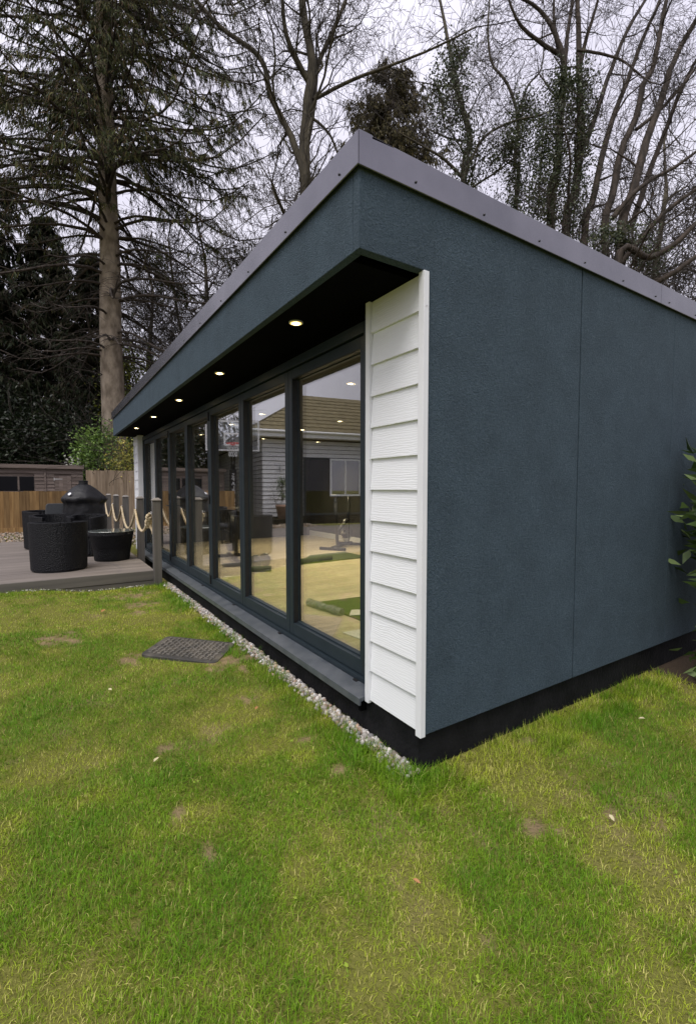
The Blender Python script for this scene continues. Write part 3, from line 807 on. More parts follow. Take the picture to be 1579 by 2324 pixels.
def stem_tree(name, label, group, stems, bark, seed, maxlev=4, dens=1.0, every=1.0, Lk=2.6, start=0.15, base=None, wander=0.22, rmin=0.0045, cat='tree'):
    """stems: lists of ((x,y,z), r); branches are grown along them"""
    rg = random.Random(seed); thick, thin = [], []
    root = thing(name, label, cat, base or (stems[0][0][0][0], stems[0][0][0][1], 0), 0, group)
    off = Vector(root.location)
    tm = MB()
    for st in stems:
        pts = [Vector(p) for p, r in st]; rr = [r for p, r in st]
        # smooth resample
        fine, fr_ = [], []
        for i in range(len(pts) - 1):
            p_1 = pts[max(i-1, 0)]; p2 = pts[min(i+2, len(pts)-1)]
            for j in range(5):
                t = j / 5
                a = pts[i]; b_ = pts[i+1]
                m0 = (b_ - p_1) * 0.5; m1 = (p2 - a) * 0.5
                h = (2*t**3 - 3*t**2 + 1); h2 = t**3 - 2*t**2 + t; h3 = -2*t**3 + 3*t**2; h4 = t**3 - t**2
                fine.append(a*h + m0*h2 + b_*h3 + m1*h4); fr_.append(rr[i] + (rr[i+1] - rr[i]) * t)
        fine.append(pts[-1]); fr_.append(rr[-1])
        fine = [f + Vector((rg.gauss(0, .25), rg.gauss(0, .25), rg.gauss(0, .1))) * min(r * 0.35, .035) for f, r in zip(fine, fr_)]
        tm.tube([tuple(f - off) for f in fine], fr_, 10)
        tot = 0; nxt = every * rg.uniform(.3, 1); total = sum((fine[i+1] - fine[i]).length for i in range(len(fine)-1))
        for i in range(len(fine) - 1):
            sl = (fine[i+1] - fine[i]).length; tot += sl
            while tot > nxt:
                nxt += every * rg.uniform(0.5, 1.4)
                if tot / total < start: continue
                d = nrm(tuple(fine[i+1] - fine[i]))
                f_ = fine[i] - off
                grow(rg, thick, thin, tuple(f_), side_dir(rg, d, rg.uniform(0.5, 1.2)), Lk * rg.uniform(0.55, 1.2), max(0.012, fr_[i] * rg.uniform(0.22, 0.45)), 1, maxlev, wander, 0.06, dens, rmin)
        d = nrm(tuple(fine[-1] - fine[-2]))
        grow(rg, thick, thin, tuple(fine[-1] - off), d, Lk * 1.2, fr_[-1] * .9, 1, maxlev, wander, .06, dens, rmin)
    tm.build('trunk', bark, root, True)
    obj('crown', branch_mesh('crown', thick, thin, bark), None, root)
    return root, len(thin)
M['bark'] = mat('grey_green_bark', (0.040, 0.034, 0.024), (0.095, 0.080, 0.052), 7, 0.9, bump=0.8, bscale=24, stretch=(1, 1, 0.3), bdist=0.03)
M['bark_dark'] = mat('dark_brown_bark', (0.028, 0.021, 0.016), (0.070, 0.052, 0.040), 7, 0.9, bump=0.8, bscale=22, stretch=(1, 1, 0.3), bdist=0.03)
M['twig'] = mat('twig_bark', (0.034, 0.027, 0.022), (0.062, 0.050, 0.040), 2, 0.9)
M['spruce_bark'] = mat('pale_spruce_bark', (0.16, 0.125, 0.09), (0.34, 0.28, 0.215), 5, 0.9, bump=0.9, bscale=16, stretch=(1, 1, 0.5), bdist=0.04)
M['leaf'] = tint_mat('leaf', 0.45, 0.22, 0.4)
M['needle'] = tint_mat('needle_spray', 0.7, 0.10, 0.2)

def leaf_quads(C, D, L, W, rg, bend=0.0):
    """kite-shaped leaves: C centre-base, D direction, L length, W width (arrays)"""
    n = len(C); D = D / (np.linalg.norm(D, axis=1)[:, None] + 1e-9)
    a = rg.normal(size=(n, 3)); s_ = np.cross(D, a); s_ /= np.linalg.norm(s_, axis=1)[:, None] + 1e-9
    nn = np.cross(D, s_)
    V = np.zeros((n, 4, 3))
    V[:, 0] = C; V[:, 2] = C + D * L[:, None]
    mid = C + D * (L * 0.45)[:, None] + nn * (L * bend)[:, None]
    V[:, 1] = mid + s_ * (W * .5)[:, None]; V[:, 3] = mid - s_ * (W * .5)[:, None]
    F = np.arange(n)[:, None] * 4 + np.array([[0, 1, 2, 3]])
    return V.reshape(-1, 3), F
def pal_tint(n, cols, rg, var=0.25):
    cols = np.array(cols); c = cols[rg.integers(0, len(cols), n)] * rg.uniform(1 - var, 1 + var, (n, 1))
    return np.repeat(c, 4, 0)

def spruce(name, label, loc, H, zlow, reach, rbase, seed, bark, cols, whorl=0.42, nb=6, spray=10, dead=True, bottom_sparse=0.0, tap=0.75, zmax=99, wk=1.3, dens_up=0, group='tall conifers beyond the fence'):
    rg = random.Random(seed); ng = np.random.default_rng(seed)
    root = thing(name, label, 'tree', loc, 0, group)
    tz = [0, 0.6, 2, 4, 7, 10, 14, 18, H]
    tz = [z for z in tz if z < H] + [H]
    MB().tube([(0.03 * math.sin(z * .7), 0.03 * math.cos(z * .5), z) for z in tz], [max(0.015, rbase * (1 - 0.93 * z / H) * (1.25 if z == 0 else 1)) for z in tz], 16).build('trunk', bark, root, True)
    thick, thin, C, D, LL = [], [], [], [], []
    z = zlow
    while z < min(H - 0.3, zmax):
        frac = (z - zlow) / (H - zlow)
        for b in range(nb):
            az = rg.uniform(0, 6.283)
            L = reach * (1 - frac) ** tap * rg.uniform(0.65, 1.1) * (0.55 + 0.45 * min(1, frac / 0.22))
            p = (0, 0, z + rg.uniform(-.2, .2)); el = rg.uniform(-0.05, 0.25) + 0.5 * frac
            n = 8; r = (0.018 + 0.009 * L)
            dens = min(1, max(0.0, (frac - bottom_sparse) / 0.12 + 0.25)) if bottom_sparse else 1
            for i in range(n):
                e2 = el - 0.55 * math.sin(math.pi * min(1, (i / n) * 1.25)) + (0.25 if i > 5 else 0)
                d = (math.cos(az) * math.cos(e2), math.sin(az) * math.cos(e2), math.sin(e2)); az += rg.gauss(0, .05)
                st = L / n; q = (p[0]+d[0]*st, p[1]+d[1]*st, p[2]+d[2]*st)
                r2 = r * 0.84
                thick.append((*p, *q, r, r2))
                if i >= 1:
                    for k in range(3):
                        t = rg.random(); b0 = (p[0]+d[0]*st*t, p[1]+d[1]*st*t, p[2]+d[2]*st*t)
                        sd = rg.choice((-1, 1)); a2 = az + sd * rg.uniform(0.5, 1.2); l2 = (0.28 + 0.16 * L * (1 - i / n * .5)) * rg.uniform(.6, 1.3)
                        pp = b0; dz = rg.uniform(-.35, 0.05)
                        for j in range(3):
                            dd = nrm((math.cos(a2), math.sin(a2), dz - 0.3 * j)); qq = (pp[0]+dd[0]*l2/3, pp[1]+dd[1]*l2/3, pp[2]+dd[2]*l2/3)
                            thin.append((*pp, *qq, 0.009 - 0.002*j, 0.007 - .002*j))
                            if rg.random() < dens:
                                for s_ in range(max(1, spray // 3)):
                                    t = rg.random()
                                    C.append((pp[0]+(qq[0]-pp[0])*t, pp[1]+(qq[1]-pp[1])*t, pp[2]+(qq[2]-pp[2])*t))
                                    D.append((dd[0]*.35 + rg.gauss(0, .22), dd[1]*.35 + rg.gauss(0, .22), -rg.uniform(.45, 1.1))); LL.append(rg.uniform(.13, .38))
                            pp = qq
                p, r = q, r2
        z += whorl * rg.uniform(.7, 1.3) * (1 - .45 * dens_up * min(1, max(0, (z - 9) / 4)))
    if dead:
        for k in range(12):
            z = rg.uniform(1.6, zlow + 1.5); az = rg.uniform(0, 6.283); L = rg.uniform(.25, 1.9)
            grow(rg, thick, thin, (0, 0, z), (math.cos(az), math.sin(az), rg.uniform(-.1, .15)), L, 0.028, 2, 3, .12, -.03, .7, .006)
    obj('branches', branch_mesh('branches', thick, thin, M['bark_dark'], 4), None, root)
    C, D, LL = np.array(C), np.array(D), np.array(LL)
    V, F = leaf_quads(C, D, LL, ng.uniform(.015, .034, len(C)) * wk, ng, 0.08)
    obj('crown', np_mesh('crown', V, F, pal_tint(len(C), cols, ng, .35)), M['needle'], root)
    return root
DK = [(0.040, 0.052, 0.014), (0.055, 0.064, 0.016), (0.024, 0.034, 0.011), (0.082, 0.078, 0.020), (0.085, 0.056, 0.026)]
DK2 = [(0.012, 0.020, 0.009), (0.018, 0.028, 0.011), (0.030, 0.036, 0.014), (0.035, 0.028, 0.016)]
sp0 = P(262, 1108, 17.5)
spruce('spruce_tree', 'tall spruce with pale bare trunk and drooping dark branches', (sp0[0], sp0[1], 0), 36, 6.4, 8.0, 0.46, 5, M['spruce_bark'], DK, whorl=0.50, nb=5, spray=25, bottom_sparse=0.13, tap=0.5, zmax=23, wk=1.1, dens_up=1)
c0 = P(120, 1108, 24)
spruce('conifer_tree', 'dark dense conifer rising behind the shed roof', (c0[0], c0[1], 0), 15.5, 1.2, 3.6, 0.28, 9, M['bark_dark'], DK2, whorl=0.34, nb=7, spray=10, dead=False, wk=2.4)
c0 = P(215, 1108, 22)
spruce('conifer_tree', 'narrow dark conifer directly left of the pale trunk', (c0[0], c0[1], 0), 12.5, 1.0, 2.8, 0.25, 11, M['bark_dark'], DK2, whorl=0.34, nb=7, spray=10, dead=False, wk=2.4)
c0 = P(880, 1108, 25)
spruce('cypress_tree', 'olive-brown conifer top showing above the roof corner', (c0[0], c0[1], 0), 23.2, 12.0, 5.2, 0.3, 13, M['bark_dark'], [(0.075, 0.062, 0.020), (0.055, 0.050, 0.018), (0.095, 0.075, 0.026), (0.04, 0.035, 0.015)], whorl=0.42, nb=8, spray=14, dead=False, tap=.6, wk=1.9)

# more conifers standing left of the picture, mirrored in the coping and the far panes
conifers = [o for o in COL.objects if o.name.startswith('conifer_tree') and o.parent is None]
for (x, y, s_, rz, lab) in ((-2.6, 29.0, 1.4, 3.1, 'dark conifer far behind the shed'),):
    c_ = copy_tree(conifers[0]); c_.location = (x, y, 0); c_.scale = (s_, s_, s_); c_.rotation_euler = (0, 0, rz); c_['label'] = lab
# dark evergreen mass behind the shed and fence: separate bushes
def leaf_crown(name, label, cat, loc, rx, ry, z0, z1, nclump, per, L, W, cols, seed, stems=5, group=None, rclump=0.45, m=None, fl=None, trunk_r=0.05, droop=-0.1):
    ng = np.random.default_rng(seed); rg = random.Random(seed)
    root = thing(name, label, cat, loc, 0, group)
    cz, hz = (z0 + z1) / 2, (z1 - z0) / 2
    cc = ng.normal(size=(nclump, 3)); cc /= np.linalg.norm(cc, axis=1)[:, None]; cc *= ng.uniform(.45, 1.0, (nclump, 1)) ** .6
    cc = cc * np.array([rx, ry, hz]) + np.array([0, 0, cz])
    sm = []; thick = []
    for s_ in range(stems):
        a = rg.uniform(0, 6.28); grow(rg, thick, sm, (rg.gauss(0, .05), rg.gauss(0, .05), 0), nrm((math.cos(a)*.35*rx/hz, math.sin(a)*.35*ry/hz, 1)), (z1) * .8, trunk_r, 1, 3, .12, .04, .8, .006)
    for c_ in cc[:: max(1, nclump // 60)]:
        sm.append((0, 0, max(.1, c_[2] - 0.5 * hz), *c_, .012, .005))
    obj('stems', seg_mesh('stems', thick + sm, 4), M['twig'], root)
    C = np.repeat(cc, per, 0) + ng.normal(size=(nclump * per, 3)) * rclump * ng.uniform(.5, 1, (nclump * per, 1))
    C[:, 2] = np.maximum(C[:, 2], 0.03)
    D = (C - np.repeat(cc, per, 0)); D += ng.normal(size=D.shape) * rclump * .7; D[:, 2] += droop
    n = len(C)
    V, F = leaf_quads(C, D, ng.uniform(.7, 1.3, n) * L, ng.uniform(.7, 1.3, n) * W, ng, .1)
    shade = np.repeat(ng.uniform(.7, 1.25, nclump), per)[:, None]
    t = pal_tint(n, cols, ng, .25) * np.repeat(shade, 4, 0)
    obj('crown', np_mesh('crown', V, F, t), m or M['leaf'], root)
    if fl:
        k, fs, fc, zone = fl
        fcx = cc[ng.integers(0, nclump, k)] * np.array(zone[0]) + np.array(zone[1]) + ng.normal(size=(k, 3)) * .12
        Vf, Ff = leaf_quads(np.repeat(fcx, 6, 0), ng.normal(size=(k * 6, 3)), np.full(k * 6, fs), np.full(k * 6, fs), ng, .1)
        obj('blossom', np_mesh('blossom', Vf, Ff, pal_tint(k * 6, fc, ng, .1)), M['leaf'], root)
    return root
EV = [(0.010, 0.018, 0.007), (0.016, 0.028, 0.010), (0.022, 0.034, 0.010), (0.012, 0.015, 0.007)]
for (px_, d_, rx, z1, sd, lab) in ((20, 21, 2.2, 5.8, 1, 'dark leafy evergreen over the left end of the shed'), (130, 20.5, 2.0, 4.9, 2, 'black-green evergreen bush behind the shed middle'),
                                   (225, 20, 1.7, 4.6, 3, 'dark evergreen filling the gap beside the pale trunk'), (-90, 22, 2.5, 8.5, 4, 'dark evergreen tree at the left picture edge'), (330, 21, 2.0, 4.2, 5, 'dark evergreen behind the far end of the canopy')):
    q = P(px_, 1108, d_)
    leaf_crown('evergreen_tree', lab, 'tree', (q[0], q[1], 0.1), rx, rx, 0.4, z1, 120, 90, .16, .09, EV, 100 + sd, group='dark evergreens behind the shed', rclump=.42)
# ---------------------------------------------------------------- bare deciduous trees
def cr(x, y): return ((x / 1.294 + 700) / 1.216, (y / 1.294) / 1.216)     # picture coordinates of the upper right view
def stem(pts, d, r0, r1, base=None, dd=0.0):
    out = []; n = len(pts)
    for i, p in enumerate(pts):
        out.append((P(p[0], p[1], d + dd * i / max(1, n-1)), r0 + (r1 - r0) * i / max(1, n-1)))
    if base is not None: out.insert(0, (base, r0 * 1.35))
    return out
bA = P(700, 1108, 15.0); bA = (bA[0], bA[1], 0)
st = [stem([(697, 600), (694, 430), (690, 350), (697, 250), (707, 140), (690, 40), (680, -60)], 15.0, .21, .10, bA),
      stem([(692, 400), (660, 310), (615, 220), (590, 130), (500, 60), (430, -20)], 15.0, .12, .05),
      stem([(694, 330), (712, 230), (720, 150), (760, 60), (800, -40)], 15.0, .11, .05, dd=.8),
      stem([(704, 190), (650, 80), (640, -40)], 15, .09, .05, dd=-.8),
      stem([(712, 225), (800, 180), (880, 150), (980, 110), (1080, 60)], 15.0, .06, .02, dd=-1.5),
      stem([(700, 260), (745, 300), (770, 360), (790, 430)], 15.0, .05, .02, dd=.5)]
r_, k1 = stem_tree('bare_tree', 'forked leafless tree with straight trunk left of the roof corner', 'leafless trees behind the garden room', st, M['bark'], 21, maxlev=4, every=0.75, Lk=2.7, start=.22, dens=1.0, rmin=.0055)
def cstem(pts, d, r0, r1, dd=0.0, base=None): return stem([cr(*p) for p in pts], d, r0, r1, base, dd)
def c2(x, y): return ((x / 2.193 + 1200) / 1.216, (y / 2.193) / 1.216)     # picture coordinates of the right-hand trees
def fstem(pts, d, r0, r1, dd=0.0, base=None): return stem([c2(*p) for p in pts], d, r0, r1, base, dd)
bB = P(1310, 1108, 16.5); bB = (bB[0], bB[1], 0)
stB = [fstem([(790, 1480), (850, 1150), (880, 850), (880, 600), (870, 400), (868, 200), (860, 0), (850, -120)], 16.5, .155, .06, 0, bB),
       fstem([(900, 1500), (960, 1200), (1010, 950), (1080, 700), (1160, 500), (1250, 250), (1340, 50), (1380, -60)], 16.2, .12, .045, .8, bB),
       fstem([(890, 900), (950, 760), (1010, 580), (1090, 350), (1180, 150), (1270, 0), (1310, -80)], 16.5, .10, .04, .9),
       fstem([(700, 1380), (740, 1000), (760, 700), (782, 420), (740, 240), (690, 130), (600, 30), (480, -30)], 17.0, .15, .04, -.5, bB),
       fstem([(770, 340), (650, 262), (530, 165), (470, 60), (430, -60)], 16.9, .08, .03, -.8),
       fstem([(782, 410), (800, 220), (830, 20), (845, -90)], 17.0, .085, .04, .5),
       fstem([(872, 430), (910, 250), (960, 90), (1000, -60)], 16.5, .08, .035, -.6),
       fstem([(745, 290), (722, 130), (720, -60)], 16.9, .07, .03, .4),
       fstem([(860, 300), (1000, 322), (1130, 362), (1240, 450)], 16.2, .05, .03, -.5)]
r_, k2 = stem_tree('bare_tree', 'leafless tree of several upright stems above the side wall', 'leafless trees behind the garden room', stB, M['bark_dark'], 22, maxlev=4, every=1.15, Lk=2.3, start=.35, dens=.8, rmin=.005, wander=.17)
bC = P(1440, 1108, 15.5); bC = (bC[0], bC[1], 0)
stC = [fstem([(1030, 1560), (1080, 1150), (1130, 900), (1220, 700), (1255, 520), (1320, 400), (1360, 200), (1400, 0), (1420, -90)], 15.6, .125, .055, .4, bC),
       fstem([(1120, 1560), (1200, 1150), (1280, 850), (1370, 600), (1440, 380), (1579, 120), (1680, -40)], 15.2, .15, .06, .3, bC),
       fstem([(1180, 1400), (1290, 1060), (1390, 800), (1480, 560), (1600, 320)], 15.8, .10, .05, .5),
       fstem([(1070, 1320), (1180, 1190), (1300, 1090), (1450, 1010), (1600, 900)], 15.0, .085, .04, -.4),
       fstem([(1100, 1620), (1250, 1440), (1400, 1275), (1600, 1130)], 15.0, .09, .05, -.5),
       fstem([(1100, 1640), (1300, 1560), (1450, 1475), (1620, 1310)], 14.6, .11, .06, -.3, bC),
       fstem([(1300, 1720), (1450, 1645), (1620, 1520)], 14.6, .10, .06, -.3),
       fstem([(1220, 780), (1400, 625), (1600, 380)], 15.2, .06, .04, .5)]
r_, k3 = stem_tree('bare_tree', 'leafless tree with fanning dark limbs at the right picture edge', 'leafless trees behind the garden room', stC, M['bark_dark'], 23, maxlev=4, every=1.15, Lk=2.2, start=.35, dens=.8, rmin=.005, wander=.17)
bD = P(1070, 1108, 18.0); bD = (bD[0], bD[1], 0)
stD = [fstem([(170, 1200), (210, 850), (140, 560), (100, 350), (60, 150), (20, -60)], 18, .13, .045, .5, bD),
       fstem([(160, 1110), (280, 850), (450, 740), (640, 692), (740, 650)], 17.5, .06, .02, -.8),
       fstem([(170, 1080), (60, 965), (-60, 890), (-220, 800)], 18, .07, .02, -.6),
       fstem([(490, 1200), (480, 1000), (500, 720), (440, 510), (345, 380), (320, 200), (330, 0)], 18.2, .08, .03, .6, bD),
       fstem([(500, 700), (560, 520), (640, 420), (660, 250)], 18.2, .05, .02, .4)]
r_, k4 = stem_tree('bare_tree', 'thin leafless ivy-clad tree behind the middle of the roof edge', 'leafless trees behind the garden room', stD, M['bark'], 24, maxlev=4, every=0.8, Lk=2.4, start=.3, dens=.82, rmin=.005, wander=.18)
# farther leafless trees: one crown copied with its own turn and size
far, k5 = stem_tree('bare_tree', 'faint distant leafless tree behind the spruce trunk', 'distant leafless trees',
    [[((0, 0, 0), .22), ((.1, .1, 4), .17), ((-.1, 0, 8), .12), ((.2, .2, 12), .07)], [((0, 0, 3.5), .1), ((1.6, .4, 7), .07), ((2.6, .3, 11), .03)], [((0, .05, 4.5), .1), ((-1.5, .6, 8), .06), ((-2.2, .8, 12), .03)]], M['bark'], 31, maxlev=4, every=.55, Lk=2.7, start=.2, dens=.95, rmin=.010)
spots = [(480, 27, 1.25, 'faint distant leafless tree between spruce and forked trunk'), (900, 29, 1.45, 'distant leafless tree above the roof corner'), 
         (1470, 25, 1.35, 'distant leafless tree behind the fanning limbs'), (20, 30, 0.9, 'distant leafless tree left of the dark conifer'), (640, 24, 1.0, 'slim distant leafless tree by the canopy end')]
fq = P(350, 1108, 28); far.location = (fq[0], fq[1], 0); far.scale = (1.1,) * 3
for i, (px_, d_, s_, lab) in enumerate(spots):
    c_ = copy_tree(far); q = P(px_, 1108, d_); c_.location = (q[0], q[1], 0); c_.rotation_euler = (0, 0, 0.9 + 1.7 * i); c_.scale = (s_, s_, s_ * (.95 + .05 * (i % 3))); c_['label'] = lab
# ---------------------------------------------------------------- ivy on the trunks
def ivy(name, label, paths, n, spread, seed, L=.085, loc=None):
    ng = np.random.default_rng(seed); C = []
    for (pts, wgt) in paths:
        pts = np.array(pts); m_ = int(n * wgt); t = ng.random(m_) * (len(pts) - 1) * .9999; i = t.astype(int); f_ = (t - i)[:, None]
        c_ = pts[i] * (1 - f_) + pts[i + 1] * f_
        cl = ng.normal(size=(m_ // 80 + 1, 3)) * spread * np.array([1, 1, .8]); c_ = c_ + cl[ng.integers(0, len(cl), m_)] * ng.uniform(.2, 1.1, (m_, 1)) + ng.normal(size=(m_, 3)) * spread * .22
        C.append(c_)
    C = np.concatenate(C); b_ = np.array(paths[0][0][0]); root_loc = (float(b_[0]), float(b_[1]), float(b_[2]))
    root = thing(name, label, 'plant', root_loc, 0, 'ivy climbing the trunks')
    D = ng.normal(size=C.shape); D[:, 2] -= .5; m_ = len(C)
    V, F = leaf_quads(C - np.array(root_loc), D, ng.uniform(.7, 1.4, m_) * L, ng.uniform(.7, 1.3, m_) * L * .9, ng, .1)
    obj('foliage', np_mesh('foliage', V, F, pal_tint(m_, [(0.060, 0.080, 0.040), (0.08, 0.10, 0.05), (0.04, 0.055, 0.026), (0.14, 0.155, 0.11), (0.09, 0.10, 0.035)], ng, .3)), M['leaf'], root)
    sm = [(*(np.array(pts[i]) - root_loc), *(np.array(pts[i+1]) - root_loc), .03, .025) for pts, _ in paths for i in range(len(pts)-1)]
    obj('stem', seg_mesh('stem', sm, 5), M['bark'], root)
pt = lambda L_, d: [P(*c2(*p), d) for p in L_]
ivy('ivy', 'ivy thick around the trunk beside the wall joint', [(pt([(700, 1380), (740, 1100), (750, 800), (770, 560), (780, 440)], 16.7), 1.0), (pt([(830, 1450), (850, 1150), (880, 850), (880, 600), (870, 420)], 16.3), .7)], 5200, .38, 61, .075)
ivy('ivy', 'ivy veil over the thin tree behind the middle roof edge', [(pt([(230, 1130), (210, 850), (140, 560), (110, 380), (200, 280)], 17.6), 1.0), (pt([(60, 800), (40, 600), (0, 500)], 17.8), .3)], 3600, .48, 62, .08)
ivy('ivy', 'low ivy mound above the right end of the roof', [(pt([(960, 1500), (1080, 1400), (1160, 1450), (1230, 1520), (1330, 1640)], 15.0), 1.0)], 2200, .34, 63, .075)
ivy('ivy', 'ivy between the stems over the side coping', [(pt([(500, 1280), (480, 1000), (520, 720), (560, 560)], 17.4), 1.0), (pt([(620, 1320), (640, 1000), (660, 700)], 17.0), .9), (pt([(330, 1000), (420, 900), (440, 800)], 17.2), .4)], 3400, .42, 64, .075)
# ---------------------------------------------------------------- shrubs
GR = [(0.18, 0.30, 0.06), (0.14, 0.24, 0.05), (0.24, 0.36, 0.08), (0.10, 0.18, 0.04)]
q = P(232, 1100, 17.0)
leaf_crown('shrub', 'bright green shrub with white blossom behind the tall fence', 'shrub', (q[0], q[1], 0.1), .85, .7, 1.2, 3.75, 75, 55, .11, .055, GR, 71, rclump=.22,
           fl=(26, .055, [(0.75, 0.74, 0.68)], ((.25, .3, .04), (-.85, -.3, 2.2))), trunk_r=.03)
q = P(292, 1100, 15.6)
leaf_crown('shrub', 'yellow-green shrub tucked beside the white far pilaster', 'shrub', (q[0], q[1], 0.1), .62, .5, .9, 3.0, 60, 55, .07, .05, [(0.36, 0.34, 0.07), (0.26, 0.28, 0.06), (0.44, 0.38, 0.09), (0.16, 0.18, 0.045)], 72, rclump=.18, trunk_r=.025)
q = P(305, 1100, 20.0)
leaf_crown('shrub', 'yellow-green bush high behind the spruce trunk', 'shrub', (q[0], q[1], 0.1), 1.2, 1.0, 2.2, 7.5, 60, 60, .13, .08, [(0.13, 0.15, 0.02), (0.09, 0.12, 0.02), (0.18, 0.18, 0.03)], 73, rclump=.4, trunk_r=.05)
# laurel at the right edge of the picture
LR = [(0.075, 0.13, 0.032), (0.10, 0.165, 0.042), (0.05, 0.09, 0.024), (0.14, 0.20, 0.065)]
leaf_crown('laurel_shrub', 'glossy laurel with pale flower spikes at the right wall end', 'shrub', (4.57, 1.20, 0), .40, .36, .40, 2.05, 130, 26, .14, .047, LR, 81, rclump=.12, stems=0, trunk_r=.010,
           fl=(16, .05, [(0.55, 0.50, 0.30), (0.5, 0.42, 0.26)], ((.95, .95, .5), (-0.2, 0.0, .75))), droop=.05)
leaf_crown('leafy_plant', 'small green leafy plant in the soil at the right edge', 'plant', (4.32, 1.32, 0), .16, .14, .03, .28, 26, 12, .09, .035, LR, 82, rclump=.07, stems=4, trunk_r=.006)

# ------------------------------------------------------------------ fences
M['fence_gold'] = mat('golden_fence_timber', (0.155, 0.085, 0.028), (0.27, 0.165, 0.065), 4, 0.8, bump=0.3, bscale=20, stretch=(5, 5, 0.4), rand=0.42, bdist=0.005)
M['fence_grey'] = mat('weathered_fence_timber', (0.20, 0.145, 0.095), (0.33, 0.255, 0.18), 4, 0.85, bump=0.3, bscale=20, stretch=(5, 5, 0.4), rand=0.20, bdist=0.005)
M['shed_wood'] = mat('weathered_shed_timber', (0.125, 0.095, 0.080), (0.215, 0.170, 0.145), 3, 0.85, bump=0.3, bscale=16, stretch=(0.4, 5, 6), rand=0.12, bdist=0.005)
rgf = random.Random(4)
FY = 16.45
def fence(name, label, x0, x1, z0, z1, m, bw):
    t = thing(name, label, 'fence', ((x0 + x1) / 2, FY, z0)); k = 0; x = x0
    n = int((x1 - x0) / bw)
    for i in range(n):
        h = z1 - z0 + rgf.uniform(-.012, .012)
        me = MB().prism([(-bw*.56, 0.0), (bw*.56, 0.006), (bw*.56, 0.020), (-bw*.56, 0.010)], 'z', 0.14, h).mesh('fence_board')
        o = obj('fence_board', me, m, t); o.location = (x0 + bw * (i + .5) - (x0 + x1) / 2, -0.012 * (i % 2), 0)
    MB().box(-(x1-x0)/2, (x1-x0)/2, -.045, -.018, 0.0, 0.14).build('gravel_board', m, t, bevel=.003)
    MB().box(-(x1-x0)/2, (x1-x0)/2, .03, .07, 0.35, 0.42).build('rail', m, t)
    MB().box(-(x1-x0)/2, (x1-x0)/2, .03, .07, (z1-z0) * .8, (z1-z0) * .8 + .07).build('rail', m, t)
    return t
fence('low_fence', 'low golden timber fence in front of the shed', -2.30, 1.06, 0.22, 1.41, M['fence_gold'], 0.118)
fence('tall_fence', 'taller weathered board fence between shed and garden room', 1.07, 4.6, 0.2, 2.06, M['fence_grey'], 0.128)
# ------------------------------------------------------------------ shed
SY = 17.6
shed = thing('garden_shed', 'weathered timber shed with two dark windows behind the low fence', 'shed', (-1.0, SY, 0.2)); shed['kind'] = 'thing'
def sb(mb, name, m, parent=None, bevel=0):
    o = mb.build(name, m, parent or shed, False, bevel)
    if parent is None: o.location = (1.0, -SY, -0.2)
    return o
zt = 2.14; xl, xr = -2.3, 1.05
sb(MB().box(xl, xr, SY + .03, SY + 2.2, 0.2, zt - 0.03), 'wall', M['shed_wood'])
zz = 0.30; k = 0
xw0, xw1, zw0, zw1 = -1.45, -0.285, 1.42, 1.865
while zz < zt - 0.02:
    h = 0.108
    def brd(a, b_): sb(MB().prism([(SY - .012, zz), (SY + .028, zz), (SY + .028, zz + h), (SY + .006, zz + h)], 'x', a, b_), 'shiplap_board', M['shed_wood'])
    if zz + h > zw0 and zz < zw1:
        brd(xl, xw0 - .005); brd(xw1 + .005, -0.02)
    else: brd(xl, -0.02)
    brd(0.03, 0.255 if zz < 1.9 else xr)
    if zz < 1.9: brd(0.72, xr)
    zz += h + 0.003
sb(MB().box(-0.018, 0.028, SY - .03, SY + .02, 0.25, zt - .02), 'batten', M['shed_wood'], bevel=.003)
# windows
M['dark_glass'] = glass_mat('shed_glass', 0.015, (0.03, 0.03, 0.03), 5)
for a, b_ in ((-1.445, -0.715), (-0.665, -0.29)):
    w_ = sb(MB().box(a, b_, SY + .012, SY + .027, zw0, zw1), 'window', M['rubber'])
    MB().box(a + .012, b_ - .012, SY + .0, SY + .006, zw0 + .012, zw1 - .012).build('pane', M['dark_glass'], w_)
sb(MB().box(-0.712, -0.668, SY - .012, SY + .026, zw0, zw1), 'mullion', M['shed_wood'])
# door with strap hinge
dr = sb(MB().box(0.262, 0.712, SY + .002, SY + .027, 0.28, 1.895), 'door', M['shed_wood'])
for i in range(4):
    MB().box(0.264 + .112 * i, 0.374 + .112 * i, SY - .012, SY + .0015, 0.28, 1.89).build('door_board', M['shed_wood'], dr, bevel=.002)
hg = MB(); hg.box(0.235, 0.26, SY - .024, SY - .013, 1.745, 1.835); hg.prism([(0.26, 1.775), (0.47, 1.785), (0.47, 1.80), (0.26, 1.81)], 'y', SY - .022, SY - .013)
M['galv'] = mat('galvanised_steel', (0.62, 0.60, 0.58), None, 5, .4, metal=.6)
hg.build('strap_hinge', M['galv'], dr)
sb(MB().box(xl - .05, xr + .03, SY - .10, SY - .075, zt - .02, zt + .10), 'roof_fascia', M['shed_wood'], bevel=.003)
sb(MB().prism([(SY - .073, zt + .085), (SY + 2.3, zt - .15), (SY + 2.3, zt - .12), (SY - .073, zt + .105)], 'x', xl - .05, xr + .03), 'roof', M['plinth'])
